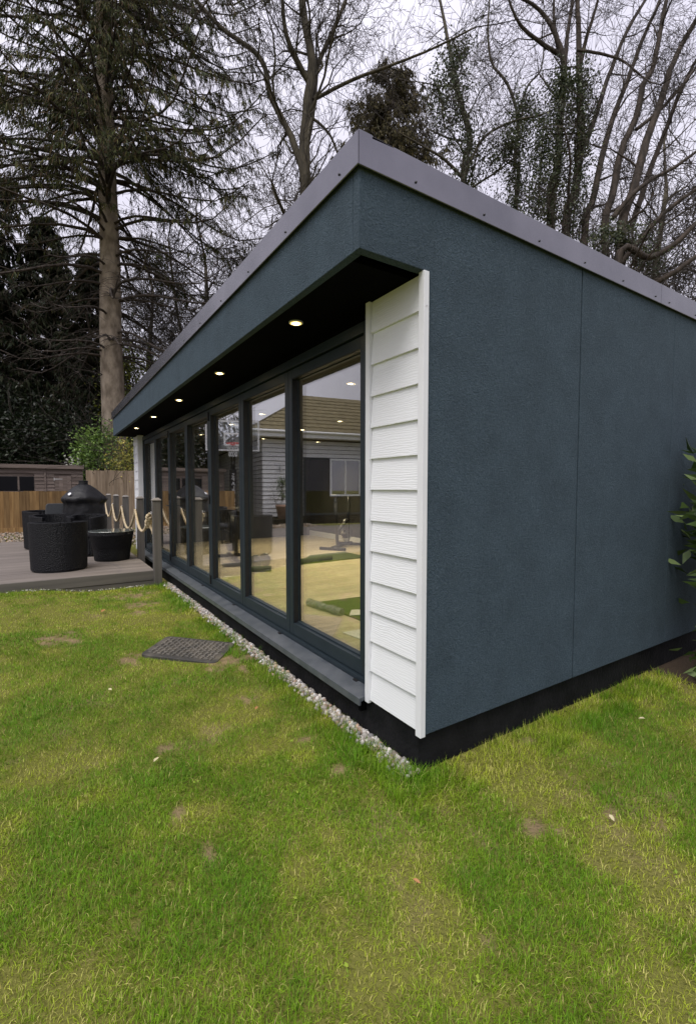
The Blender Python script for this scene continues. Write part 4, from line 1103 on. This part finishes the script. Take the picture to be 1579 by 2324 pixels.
# ------------------------------------------------------------------ garden furniture
def weave_mat():
    m, nt, b = new_mat('black_rattan'); N, L = nt.nodes, nt.links
    tc = N.new('ShaderNodeTexCoord')
    wv = N.new('ShaderNodeTexVoronoi'); wv.inputs['Scale'].default_value = 55; mp = N.new('ShaderNodeMapping'); mp.inputs['Scale'].default_value = (1, 1, 1.6)
    L.new(tc.outputs['Object'], mp.inputs[0]); L.new(mp.outputs[0], wv.inputs['Vector'])
    bu = N.new('ShaderNodeBump'); bu.inputs['Strength'].default_value = .9; bu.inputs['Distance'].default_value = .012; bu.invert = True
    L.new(wv.outputs['Distance'], bu.inputs['Height']); L.new(bu.outputs[0], b.inputs['Normal'])
    b.inputs['Base Color'].default_value = (0.0055, 0.006, 0.008, 1); b.inputs['Roughness'].default_value = .5; b.inputs['Specular IOR Level'].default_value = .22
    return m
M['rattan'] = weave_mat()
M['cushion'] = mat('charcoal_cushion', (0.020, 0.021, 0.024), (0.028, 0.029, 0.032), 12, .9)
def arc_shell(mb, rx, ry, th, a0, a1, z0, z1f, n=40, taper=0.0):
    b = len(mb.v)
    for i in range(n + 1):
        a = a0 + (a1 - a0) * i / n; c, s_ = math.cos(a), math.sin(a); z1 = z1f(a)
        for (k, z) in ((1 - taper, z0), (1, z1), (1 - th / rx, z1), (1 - th / rx, z0 + .002)):
            mb.v.append((rx * k * c, ry * k * s_, z))
    for i in range(n):
        for k in range(4):
            k2 = (k + 1) % 4
            mb.f.append((b + i*4 + k, b + (i+1)*4 + k, b + (i+1)*4 + k2, b + i*4 + k2))
    mb.f.append((b, b+1, b+2, b+3)); mb.f.append((b + n*4 + 3, b + n*4 + 2, b + n*4 + 1, b + n*4))
    return mb
def tub_chair(label, loc, rz, w, dp, h, armdrop=.12, group='black woven tub chairs on the deck'):
    t = thing('tub_chair', label, 'chair', loc, rz, group)
    # back is towards local -Y, open towards +Y
    zf = lambda a: h - armdrop * (0.5 + 0.5 * math.sin(a)) ** 2
    arc_shell(MB(), w/2, dp/2, .085, R(90 + 32) , R(90 + 328), 0.02, zf, taper=.05).build('shell', M['rattan'], t, bevel=.012)
    MB().lathe([(.40 * w, 0.03), (.41 * w, .05), (.41 * w, .34)], sides=28, sy=dp / w).build('seat', M['rattan'], t)
    MB().lathe([(.36 * w, .342), (.40 * w, .37), (.40 * w, .42), (.36 * w, .45)], sides=28, sy=dp / w).build('cushion', M['cushion'], t, True)
    MB().lathe([(.43 * w, 0.0), (.43 * w, .018)], sides=20, sy=dp / w).build('foot_ring', M['rubber'], t)
    return t
tub_chair('black woven tub chair with its back to the lawn', (.155, 8.49, ZD), R(-6), .80, .74, .755, 0.02)
tub_chair('black woven tub chair right behind the round table', (.66, 10.05, ZD), R(150), .66, .66, .77, .05)
tub_chair('black woven tub chair facing the lawn behind the nearest chair', (.12, 10.65, ZD), R(185), .80, .72, .76, .04)
tub_chair('black woven tub chair farthest left, beside the low fence side', (-.02, 11.75, ZD), R(200), .82, .74, .80, .03)
tb = thing('round_table', 'round black woven coffee table with glass top', 'table', (.965, 9.17, ZD))
MB().lathe([(.275, 0), (.285, .03), (.30, .16), (.315, .24), (.322, .25), (.325, .33), (.335, .345), (.345, .43), (.352, .44), (.362, .505)], sides=40).build('base', M['rattan'], tb, True)
M['table_glass'] = mat('table_glass', (0.12, 0.14, 0.13), (0.14, 0.16, 0.15), 3, .05, spec=.9, coat=.5)
MB().lathe([(.365, .507), (.368, .511), (.368, .519), (.365, .523)], sides=48).build('glass_top', M['table_glass'], tb)
# covered barbecue
M['cover'] = mat('black_cover_cloth', (0.009, 0.009, 0.0105), (0.015, 0.015, 0.017), 5, .5, spec=.3, bump=.5, bscale=9, bdist=.03)
bq = thing('covered_barbecue', 'egg-shaped barbecue under a black fabric cover', 'barbecue', (.66, 11.0, ZD))
def fold(a, z, i):
    k = 0.028 + 0.05 * math.exp(-((z - 1.02) / .10) ** 2) + .012 * math.exp(-((z - .5) / .3) ** 2)
    n_ = math.sin(3 * a + 2 * z + 1.3 * math.sin(2 * a + 5 * z)) * .5 + math.sin(9 * a - 14 * z + 2.4 * math.sin(3 * a + z)) * .32 + abs(math.sin(8.5 * a + 9 * z + 1.7 * math.sin(5 * a))) * .35
    return 1 + k * n_ + .012 * math.sin(2 * a + .7)
prof = [(.385, .02), (.39, .2), (.385, .35), (.385, .5), (.38, .65), (.38, .80), (.37, .90), (.365, .96), (.385, .99), (.405, 1.02), (.412, 1.06), (.395, 1.09), (.37, 1.115), (.345, 1.14), (.315, 1.17), (.285, 1.20), (.25, 1.235), (.21, 1.27), (.165, 1.305), (.12, 1.335), (.088, 1.345)]
MB().lathe(prof, sides=64, fold=fold).build('cover', M['cover'], bq, True)
MB().lathe([(.086, 1.335), (.084, 1.40), (.088, 1.405), (.088, 1.425), (.06, 1.43)], sides=24).build('chimney_cap', M['cover'], bq)
bd = MB().lathe([(.028, 0), (.034, .004), (.028, .008)], sides=18).build('badge', M['white'], bq); bd.location = (-.26, -.29, 1.155); bd.rotation_euler = (R(55), 0, R(-42))
sk = MB().lathe([(.40, 0), (.40, .02)], sides=24).build('base_ring', M['rubber'], bq)
# dark chair back beside the barbecue
rc = thing('reclining_chair', 'grey-black reclining garden chair left of the barbecue', 'chair', (.17, 11.35, ZD), R(8))
M['dark_mesh'] = mat('dark_mesh_fabric', (0.030, 0.034, 0.038), (0.042, 0.046, 0.05), 30, .7)
MB().prism([(-.20, .40), (-.15, .93), (-.12, .965), (.16, .965), (.19, .93), (.20, .40)], 'y', 0, .05).build('backrest', M['dark_mesh'], rc, bevel=.012).rotation_euler = (R(-9), 0, 0)
MB().box(-.21, .21, -.42, .0, .38, .43).build('seat', M['dark_mesh'], rc, bevel=.012)
for sx in (-.19, .19):
    for sy_ in (-.38, .02):
        MB().tube([(sx, sy_, .38), (sx * 1.08, sy_ * 1.05, 0)], .014, 8).build('leg', M['rubber'], rc)
# ------------------------------------------------------------------ small things on the lawn
rgl = random.Random(12)
M['dead_leaf'] = mat('dry_leaf', (0.32, 0.14, 0.05), (0.42, 0.22, 0.09), 9, .7)
M['pale_leaf'] = mat('pale_leaf', (0.50, 0.44, 0.25), (0.55, 0.50, 0.32), 9, .7)
def on_lawn(px, py):
    v = _fw + _rt * (px - 789.5) / 1052 - _up * (py - 1162) / 1052; k = -EYE / v[2]; return float(v[0] * k), float(v[1] * k)
for (px, py, mm, lab, s_) in ((582, 1617, 'dead_leaf', 'orange dry leaf on the lawn below the gravel strip', .022), (945, 2013, 'dead_leaf', 'small tan leaf in the middle foreground grass', .016), (234, 1391, 'dead_leaf', 'orange dry leaf near the deck', .045),
                         (355, 1735, 'pale_leaf', 'pale curled leaf left of the bare patch', .024), (1388, 1862, 'pale_leaf', 'pale leaf on the lawn in front of the side wall', .02), (1456, 1640, 'pale_leaf', 'white petal-like leaf close to the plinth end', .02), (250, 1572, 'pale_leaf', 'whitish leaf left of the manhole cover', .022)):
    x, y = on_lawn(px, py); m_ = MB(); b = 0
    m_.v += [(-1, 0, .1), (-.4, .38, .35), (.3, .42, .4), (1, 0, .2), (.3, -.42, .4), (-.4, -.38, .3), (0, 0, .05)]
    m_.f += [(0, 6, 1), (1, 6, 2), (2, 6, 3), (3, 6, 4), (4, 6, 5), (5, 6, 0)]
    o = m_.build('fallen_leaf', M[mm], None, True); o.scale = (s_, s_, s_); o.location = (x, y, float(gh(x, y)) + .028); o.rotation_euler = (rgl.uniform(-.3, .3), rgl.uniform(-.3, .3), rgl.uniform(0, 6))
    tag(o, lab, 'leaf', 'fallen leaves on the lawn')
# clover and daisies scattered in the grass
ng = np.random.default_rng(77)
def sprinkle(name, label, cat, pts, per, L, cols, up):
    C = np.repeat(np.array(pts), per, 0); n = len(C); C = C + ng.normal(size=(n, 3)) * [.006, .006, 0]
    D = ng.normal(size=(n, 3)); D[:, 2] = np.abs(D[:, 2]) * up
    V, F = leaf_quads(C, D, ng.uniform(.7, 1.2, n) * L, ng.uniform(.7, 1.1, n) * L * .8, ng, .05)
    o = obj(name, np_mesh(name, V, F, pal_tint(n, cols, ng, .15)), M['blade']); tag(o, label, cat, kind='stuff')
pts = []
for _ in range(34):
    a = rgl.uniform(-.75, .75) + R(YAW); r_ = rgl.uniform(1.3, 3.6); x, y = r_ * math.sin(a), r_ * math.cos(a)
    if lawn_ok(np.array([x]), np.array([y]))[0]: pts.append((x, y, float(gh(x, y)) + .018))
sprinkle('clover_leaves', 'light green weed leaves scattered through the lawn', 'weeds', pts, 4, .015, [(0.26, 0.38, 0.04), (0.33, 0.43, 0.05)], .5)
pts = [(x, 7.50 - abs(rgl.gauss(0, .06)), 0) for x in [rgl.uniform(-.7, 1.2) for _ in range(60)]]
pts = [(x, y, float(gh(x, y)) + .045) for x, y, _ in pts]
sprinkle('daisies', 'tiny white daisies along the foot of the deck', 'flowers', pts, 5, .013, [(0.75, 0.74, 0.70)], .3)
# ------------------------------------------------------------------ the house across the deck (seen in the glass)
HC = Vector((-3.39, 16.44, 0)); HA = R(8.8)          # near corner, turn of the house
M['house_board'] = mat('white_house_board', (0.62, 0.62, 0.62), (0.68, 0.68, 0.68), 4, .55, rand=.04)
M['tile'] = mat('brown_roof_tile', (0.10, 0.082, 0.042), (0.17, 0.14, 0.075), 6, .85, bump=.4, bscale=30)
house = thing('white_house', 'white boarded house with brown tiled roof, mirrored in the bifold glass', 'house', (HC.x, HC.y, 0), HA); house['kind'] = 'thing'
# local frame: +x towards the garden room side is 0, house body lies at local x<0, y>0
HB, HE = 0.42, 3.62
hw = lambda mb, n, m, b=0, p=None: mb.build(n, m, p or house, False, b)
hw(MB().box(-11, -.03, .03, 13, -.1, HE), 'wall', M['plinth'])
hw(MB().box(-11.02, -.001, .0, 13.02, -.1, HB), 'plinth', M['plinth'])
nbd = 18; bh = (HE - .25 - HB) / nbd
WX0, WX1, WZ1 = -5.6, -1.62, 2.72
bg = bh - .018
lapf = lambda z: [(-.03, z), (.028, z), (.028, z + bg), (-.002, z + bg)]
for k in range(nbd):
    z = HB + bh * k
    if z + bh < WZ1 + .02:
        hw(MB().prism(lapf(z), 'x', WX1 + .002, 0.0), 'cladding_board', M['house_board'])
        hw(MB().prism(lapf(z), 'x', -11, WX0 - .002), 'cladding_board', M['house_board'])
    else:
        hw(MB().prism(lapf(z), 'x', -11, 0.0), 'cladding_board', M['house_board'])
    hw(MB().prism([(-.028, z), (.03, z), (.002, z + bg), (-.028, z + bg)], 'y', .0295, 13), 'cladding_board', M['house_board'])
# black framed glass doors in the white front
wd = hw(MB().box(WX0, WX1, -.005, .029, HB, WZ1), 'patio_door', M['black'])
npn = 3; pw = (WX1 - WX0) / npn
M['house_glass'] = glass_mat('house_glass', .06, (.12, .13, .13), 4)
for i in range(npn):
    a = WX0 + pw * i
    f_ = MB(); f_.box(a + .005, a + .075, -.05, -.006, HB + .01, WZ1 - .01); f_.box(a + pw - .075, a + pw - .005, -.05, -.006, HB + .01, WZ1 - .01)
    f_.box(a + .076, a + pw - .076, -.05, -.006, HB + .01, HB + .09); f_.box(a + .076, a + pw - .076, -.05, -.006, WZ1 - .09, WZ1 - .01)
    f_.build('door_frame', M['frame'], wd)
    MB().box(a + .077, a + pw - .077, -.03, -.02, HB + .091, WZ1 - .091).build('pane', M['house_glass'], wd)
wn_ = MB(); a0, a1, z0_, z1_ = -4.05, -2.70, 1.18, 2.68
wn_.box(a0, a1, -.10, -.055, z0_, z0_ + .07); wn_.box(a0, a1, -.10, -.055, z1_ - .07, z1_); wn_.box(a0, a0 + .07, -.10, -.055, z0_ + .071, z1_ - .071); wn_.box(a1 - .07, a1, -.10, -.055, z0_ + .071, z1_ - .071); wn_.box((a0 + a1) / 2 - .025, (a0 + a1) / 2 + .025, -.095, -.055, z0_ + .071, z1_ - .071)
wn_ = hw(wn_, 'white_window', M['white'])
M['bright_glass'] = glass_mat('window_glass', .38, (.3, .32, .32), 3)
MB().box(a0 + .07, a1 - .07, -.08, -.07, z0_ + .07, z1_ - .07).build('pane', M['bright_glass'], wn_)
# eaves: soffit, white fascia, gutter
hw(MB().box(-11.3, .45, -.45, -.0305, HE - .20, HE - .17), 'eaves_soffit', M['house_board'])
hw(MB().box(-11.3, .45, -.475, -.452, HE - .20, HE + .02), 'fascia', M['white'])
hw(MB().box(-.0005, .45, -.03, 13.4, HE - .20, HE - .17), 'eaves_soffit', M['house_board'])
hw(MB().box(.452, .475, -.475, 13.4, HE - .20, HE + .02), 'fascia', M['white'])
hw(MB().tube([(-11.3, -.53, HE), (.52, -.53, HE)], .055, 10), 'gutter', M['white'])
# hipped roof in wavy tile courses on the two faces towards the garden
pitch = 0.62; nco = 10; run = .31
wavy = lambda t: .022 * abs(math.sin(t * math.pi / .30))
for k in range(nco):
    o0, o1 = -.56 + run * k, -.56 + run * (k + 1) + .04
    z0, z1 = HE + .03 + run * k * pitch, HE + .03 + (run * (k + 1) + .04) * pitch - .02
    for face in (0, 1):
        mb = MB(); xs = np.arange(-11.3, .56 - .0 - run * k + 1e-6, .075) if face == 0 else np.arange(-.56 + run * k, 13.2, .075)
        for x in xs:
            w_ = wavy(x)
            e = min(x, 0.56 - run * (k+1)) if face == 0 else max(x, -.56 + run * (k+1))
            if face == 0: mb.v += [(x, o0, z0 + w_ + .022), (e, o1, z1 + w_), (x, o0, z0 + w_ - .01)]
            else: mb.v += [(.56 - run * k, x, z0 + w_ + .022), (.56 - run * (k+1) - .04, e, z1 + w_), (.56 - run * k, x, z0 + w_ - .01)]
        for i in range(len(xs) - 1):
            a = 3 * i; q1 = (a, a+3, a+4, a+1); q2 = (a+2, a+5, a+3, a)
            mb.f += [q1, q2] if face == 0 else [q1[::-1], q2[::-1]]
        hw(mb, 'tile_course', M['tile'])
hw(MB().box(-11.3, .3, -.3, 13.2, HE + .0, HE + .02), 'roof_deck', M['black'])
zr = HE + .03 + run * nco * pitch
hw(MB().prism([(-.56 + run*nco - .1, zr - .06), (-.56 + run*nco + .12, zr + .08), (-.56 + run*nco + 4.8, zr + .02), (-.56 + run*nco + 4.8, zr - .3)], 'x', -11.3, .56 - run*nco), 'ridge', M['tile'])
ch = hw(MB().box(-8.0, -7.4, 4.6, 5.1, zr - .2, zr + .7), 'chimney', M['tile'], .01)
for dx in (-7.85, -7.55): MB().lathe([(.09, 0), (.08, .4), (.10, .42), (.10, .46)], dx, 4.85, 12).build('chimney_pot', M['tile'], ch).location = (0, 0, zr + .7)
# step in front of the doors, wall lantern
hw(MB().box(-6.5, -.05, -1.3, -.003, -.1, HB - .06), 'step', M['black'])
hw(MB().box(-.72, -.66, -.12, -.03, 2.15, 2.36), 'wall_lantern', M['steel'], .008)
# potted plant on the step
def hloc(x, y, z):
    c, s_ = math.cos(HA), math.sin(HA); return (HC.x + x*c - y*s_, HC.y + x*s_ + y*c, z)
M['terracotta'] = mat('terracotta', (0.33, 0.20, 0.14), (0.40, 0.26, 0.19), 6, .85)
pl = leaf_crown('potted_olive', 'small potted olive tree on the step of the white house', 'plant', hloc(-.62, -.5, HB - .06), .17, .17, .75, 1.55, 26, 26, .07, .018, [(0.12, 0.17, 0.07), (0.09, 0.14, 0.05), (0.17, 0.21, 0.10)], 91, stems=1, rclump=.08, trunk_r=.012)
MB().lathe([(.17, 0), (.24, .42), (.27, .43), (.27, .52), (.24, .52), (.23, .46)], sides=28).build('pot', M['terracotta'], pl, True)
# ------------------------------------------------------------------ basketball hoop by the house
hoop = thing('basketball_hoop', 'free-standing basketball hoop with clear backboard, mirrored in the glass', 'basketball hoop', (-2.11, 16.04, .2), 0)
hoop.rotation_euler = (0, 0, math.atan2(.94, .33) + math.pi * 1.5 - math.pi)   # local -Y looks along (0.33,-0.94)
hoop.rotation_euler = (0, 0, math.atan2(.33, .94))
BW2, BZ0, BZ1 = .92, 2.62, 3.68
M['clear'] = glass_mat('backboard_glass', .05, (.93, .95, .95), 4)
bb = MB().box(-BW2 + .03, BW2 - .03, -.012, .0, BZ0 + .03, BZ1 - .03).build('backboard', M['clear'], hoop)
e_ = MB(); e_.box(-BW2, BW2, -.03, .01, BZ0, BZ0 + .05); e_.box(-BW2, BW2, -.03, .01, BZ1 - .05, BZ1); e_.box(-BW2, -BW2 + .05, -.03, .01, BZ0 + .051, BZ1 - .051); e_.box(BW2 - .05, BW2, -.03, .01, BZ0 + .051, BZ1 - .051)
e_.build('edge_frame', M['white'], bb)
e_ = MB(); e_.box(-.30, .30, -.016, -.0125, BZ0 + .18, BZ0 + .23); e_.box(-.30, .30, -.016, -.0125, BZ0 + .58, BZ0 + .63); e_.box(-.30, -.25, -.016, -.0125, BZ0 + .231, BZ0 + .579); e_.box(.25, .30, -.016, -.0125, BZ0 + .231, BZ0 + .579)
e_.build('target_square', M['white'], bb)
M['red'] = mat('red_rim', (0.55, 0.03, 0.03), None, 5, .4)
rim = MB(); rim.tube([(.228 * math.cos(a), -.40 + .228 * math.sin(a), 2.85) for a in np.linspace(0, 2*math.pi, 25)], .012, 8, False); rim.box(-.10, .10, -.19, -.013, 2.80, 2.862)
rim = rim.build('rim', M['red'], hoop, True)
net = MB()
for s_ in (-1, 1):
    for i in range(12):
        pts = []
        for j in range(6):
            a = 2*math.pi * (i / 12 + s_ * j * .042); r_ = .225 - .022 * j + (.03 if j > 4 else 0); pts.append((r_ * math.cos(a), -.40 + r_ * math.sin(a), 2.84 - .09 * j))
        net.tube(pts, .006, 4)
net.build('net', M['white'], rim)
pole = MB(); pole.tube([(0, .9, .15), (0, .9, 2.3)], .075, 12); pole.build('pole', M['rubber'], hoop, True)
arm = MB()
for z_ in (2.1, 2.32):
    for sx in (-.05, .05): arm.tube([(sx, .9, z_ - .2), (sx, .02, z_ + .85)], .03, 8)
arm.build('support_arm', M['rubber'], hoop)
MB().box(-.55, .55, .5, 1.7, 0, .22).build('base', M['rubber'], hoop, bevel=.05)
pad = MB().box(-.13, .13, .72, .86, .45, 2.0).build('pole_pad', M['cover'], hoop, bevel=.03)
def letters(word, size, parent, origin, rot, vertical=False, m=None):
    for i, chx in enumerate(word):
        cu = bpy.data.curves.new('letter', 'FONT'); cu.body = chx; cu.size = size; cu.extrude = .002; cu.align_x = 'CENTER'
        to = bpy.data.objects.new('letter', cu); COL.objects.link(to)
        dg = bpy.context.evaluated_depsgraph_get(); me = bpy.data.meshes.new_from_object(to.evaluated_get(dg)); bpy.data.objects.remove(to)
        if not len(me.polygons): continue
        me.materials.clear(); o = obj('letter', me, m or M['white'], parent)
        o.location = (origin[0], origin[1], origin[2] - i * size * .82) if vertical else (origin[0] + i * size * .72, origin[1], origin[2])
        o.rotation_euler = rot
letters('SPALDING', .19, pad, (0, .712, 1.72), (R(90), 0, 0), True)
# ------------------------------------------------------------------ things on the gym floor
M['turf'] = mat('green_turf', (0.050, 0.075, 0.014), (0.085, 0.115, 0.024), 60, .95, bump=.8, bscale=250, bdist=.01)
M['wrap'] = mat('crumpled_clear_wrap', (0.20, 0.21, 0.19), (0.42, 0.42, 0.40), 30, .15, bump=1.0, bscale=40, bdist=.03)
M['paper'] = mat('white_card', (0.66, 0.63, 0.58), (0.72, 0.70, 0.66), 4, .7)
M['gym_black'] = mat('black_gym_steel', (0.010, 0.010, 0.011), (0.016, 0.016, 0.017), 5, .35)
mt = thing('turf_mat', 'flat piece of green artificial turf behind the nearest glass door', 'turf mat', (2.6, 3.75, ZF))
MB().prism([(-.29, .43), (.62, .36), (.62, -.55), (-.24, -.52)], 'z', .001, .014).build('mat_sheet', M['turf'], mt)
rl = MB(); rl.tube([(.28, .25, .05), (.65, .24, .05)], .05, 12); rl.build('rolled_edge', M['turf'], mt, True)
o = MB(); 
rw = random.Random(3); pts = [(2.23 + (2.30 - 2.23) * i / 9 + rw.gauss(0, .006), 4.16 - .52 * i / 9, ZF + .032) for i in range(10)]
o = o.tube(pts, [rw.uniform(.028, .042) for _ in pts], 9).build('wrapped_roll', M['wrap'], None)
tag(o, 'crumpled clear-wrapped roll along the edge of the turf mat', 'roll')
o = MB().prism([(2.33, 3.55), (2.45, 3.70), (2.60, 3.63), (2.48, 3.49)], 'z', ZF + .016, ZF + .022).build('paper_leaflet', M['paper']); tag(o, 'folded white leaflet lying on the turf mat', 'leaflet')
o = MB().prism([(2.03, 3.20), (2.30, 3.18), (2.31, 2.90), (2.06, 2.96)], 'z', ZF + .001, ZF + .006).build('card_sheet', M['paper']); tag(o, 'pale card sheet on the floor just inside the nearest door', 'card')
st_ = thing('turf_strip', 'long green turf strip lying across the gym floor', 'turf mat', (3.8, 6.6, ZF))
MB().prism([(-.55, -.16), (.85, -.10), (.85, .65), (.1, .62)], 'z', .001, .014).build('mat_sheet', M['turf'], st_)
MB().tube([(-.52, -.12, .045), (.15, -.02, .045)], .045, 12).build('rolled_edge', M['turf'], st_, True)
o = MB().tube([(4.35, 6.05, ZF + .06), (5.0, 6.2, ZF + .06)], .06, 12).build('turf_roll', M['turf'], None, True); tag(o, 'dark green turf roll near the back wall', 'turf roll')
o = MB().tube([(2.35, 6.30, ZF + .04), (2.70, 6.17, ZF + .04)], .04, 12).build('turf_roll', M['turf'], None, True); tag(o, 'short dark green turf roll behind the second glass door', 'turf roll')
db = thing('dumbbell', 'chrome plate dumbbell standing behind the second glass door', 'dumbbell', (2.70, 6.56, ZF + .105), R(30))
for sx in (-.11, .11):
    d_ = MB().lathe([(.10, -.012), (.105, -.006), (.105, .006), (.10, .012)], sides=28).build('plate', M['steel'], db); d_.location = (sx, 0, 0); d_.rotation_euler = (0, R(90), 0)
MB().tube([(-.2, 0, 0), (.2, 0, 0)], .014, 10).build('bar', M['steel'], db)
# exercise bike
bk = thing('exercise_bike', 'black exercise bike standing near the back of the gym', 'exercise bike', (4.95, 7.85, ZF), R(35))
fm = MB(); fm.tube([(-.45, 0, .05), (.55, 0, .05)], .035, 10); fm.tube([(-.18, 0, .07), (-.28, 0, .95)], .032, 10); fm.tube([(.35, 0, .07), (.42, 0, 1.02)], .032, 10); fm.tube([(-.20, 0, .35), (.38, 0, .55)], .035, 10)
fm.build('frame', M['gym_black'], bk, True)
for sx in (-.42, .52): MB().tube([(sx, -.27, .03), (sx, .27, .03)], .03, 10).build('foot_bar', M['gym_black'], bk, True)
MB().prism([(-.42, -.085), (-.36, .10), (-.22, .06), (-.02, .022), (-.02, -.022), (-.22, -.06), (-.36, -.10)], 'z', 1.02, 1.08).build('saddle', M['rubber'], bk, bevel=.02)
MB().tube([(-.28, 0, .93), (-.27, 0, 1.03)], .02, 8).build('saddle_post', M['steel'], bk)
hb = MB(); hb.tube([(.42, -.22, 1.08), (.48, -.2, 1.10), (.44, 0, 1.06), (.48, .2, 1.10), (.42, .22, 1.08)], .017, 8); hb.build('handlebar', M['rubber'], bk, True)
fw_ = MB().lathe([(.24, -.025), (.25, -.01), (.25, .01), (.24, .025)], sides=32).build('flywheel', M['steel'], bk); fw_.location = (.30, 0, .33); fw_.rotation_euler = (R(90), 0, 0)
for s_ in (-1, 1):
    c_ = MB(); c_.box(-.01, .01, s_*.07 - .008, s_*.07 + .008, 0, .17); c_.box(-.05, .05, s_*.08, s_*.08 + s_*.10 if s_ > 0 else s_*.08 + .001, .155, .18) if s_ > 0 else c_.box(-.05, .05, -.18, -.08, .155, .18)
    p_ = c_.build('pedal', M['rubber'], bk); p_.location = (.02, 0, .35); p_.rotation_euler = (0, R(60 if s_ > 0 else 240), 0)
# air bike with fan wheel behind the third door
ab = thing('fan_bike', 'black fan bike standing behind the middle glass doors', 'exercise bike', (2.55, 7.35, ZF), R(80))
fan = MB().lathe([(.33, -.05), (.345, -.03), (.345, .03), (.33, .05)], sides=36).build('fan_cage', M['gym_black'], ab); fan.location = (.28, 0, .48); fan.rotation_euler = (R(90), 0, 0)
for i in range(8):
    a = i * math.pi / 4
    s_ = MB().box(.05, .31, -.008, .008, -.054, .054).build('fan_spoke', M['steel'], fan); s_.rotation_euler = (0, 0, a)
fm = MB(); fm.tube([(-.55, 0, .06), (.55, 0, .06)], .035, 10); fm.tube([(-.25, 0, .06), (-.33, 0, .85)], .032, 10); fm.tube([(-.3, 0, .4), (.28, 0, .48)], .035, 10); fm.build('frame', M['gym_black'], ab, True)
for sx in (-.52, .52): MB().tube([(sx, -.25, .03), (sx, .25, .03)], .03, 10).build('foot_bar', M['gym_black'], ab, True)
MB().lathe([(.10, 0), (.13, .02), (.12, .06), (.08, .07)], -.34, 0, 20).build('saddle', M['rubber'], ab, True).location = (0, 0, .84)
for s_ in (-1, 1): MB().tube([(.05, s_*.17, .30), (.10, s_*.18, .8), (.0, s_*.2, 1.2), (-.08, s_*.2, 1.24)], .018, 8).build('arm_lever', M['gym_black'], ab, True)
MB().box(.12, .16, -.09, .09, 1.05, 1.2).build('display', M['rubber'], ab, bevel=.008)
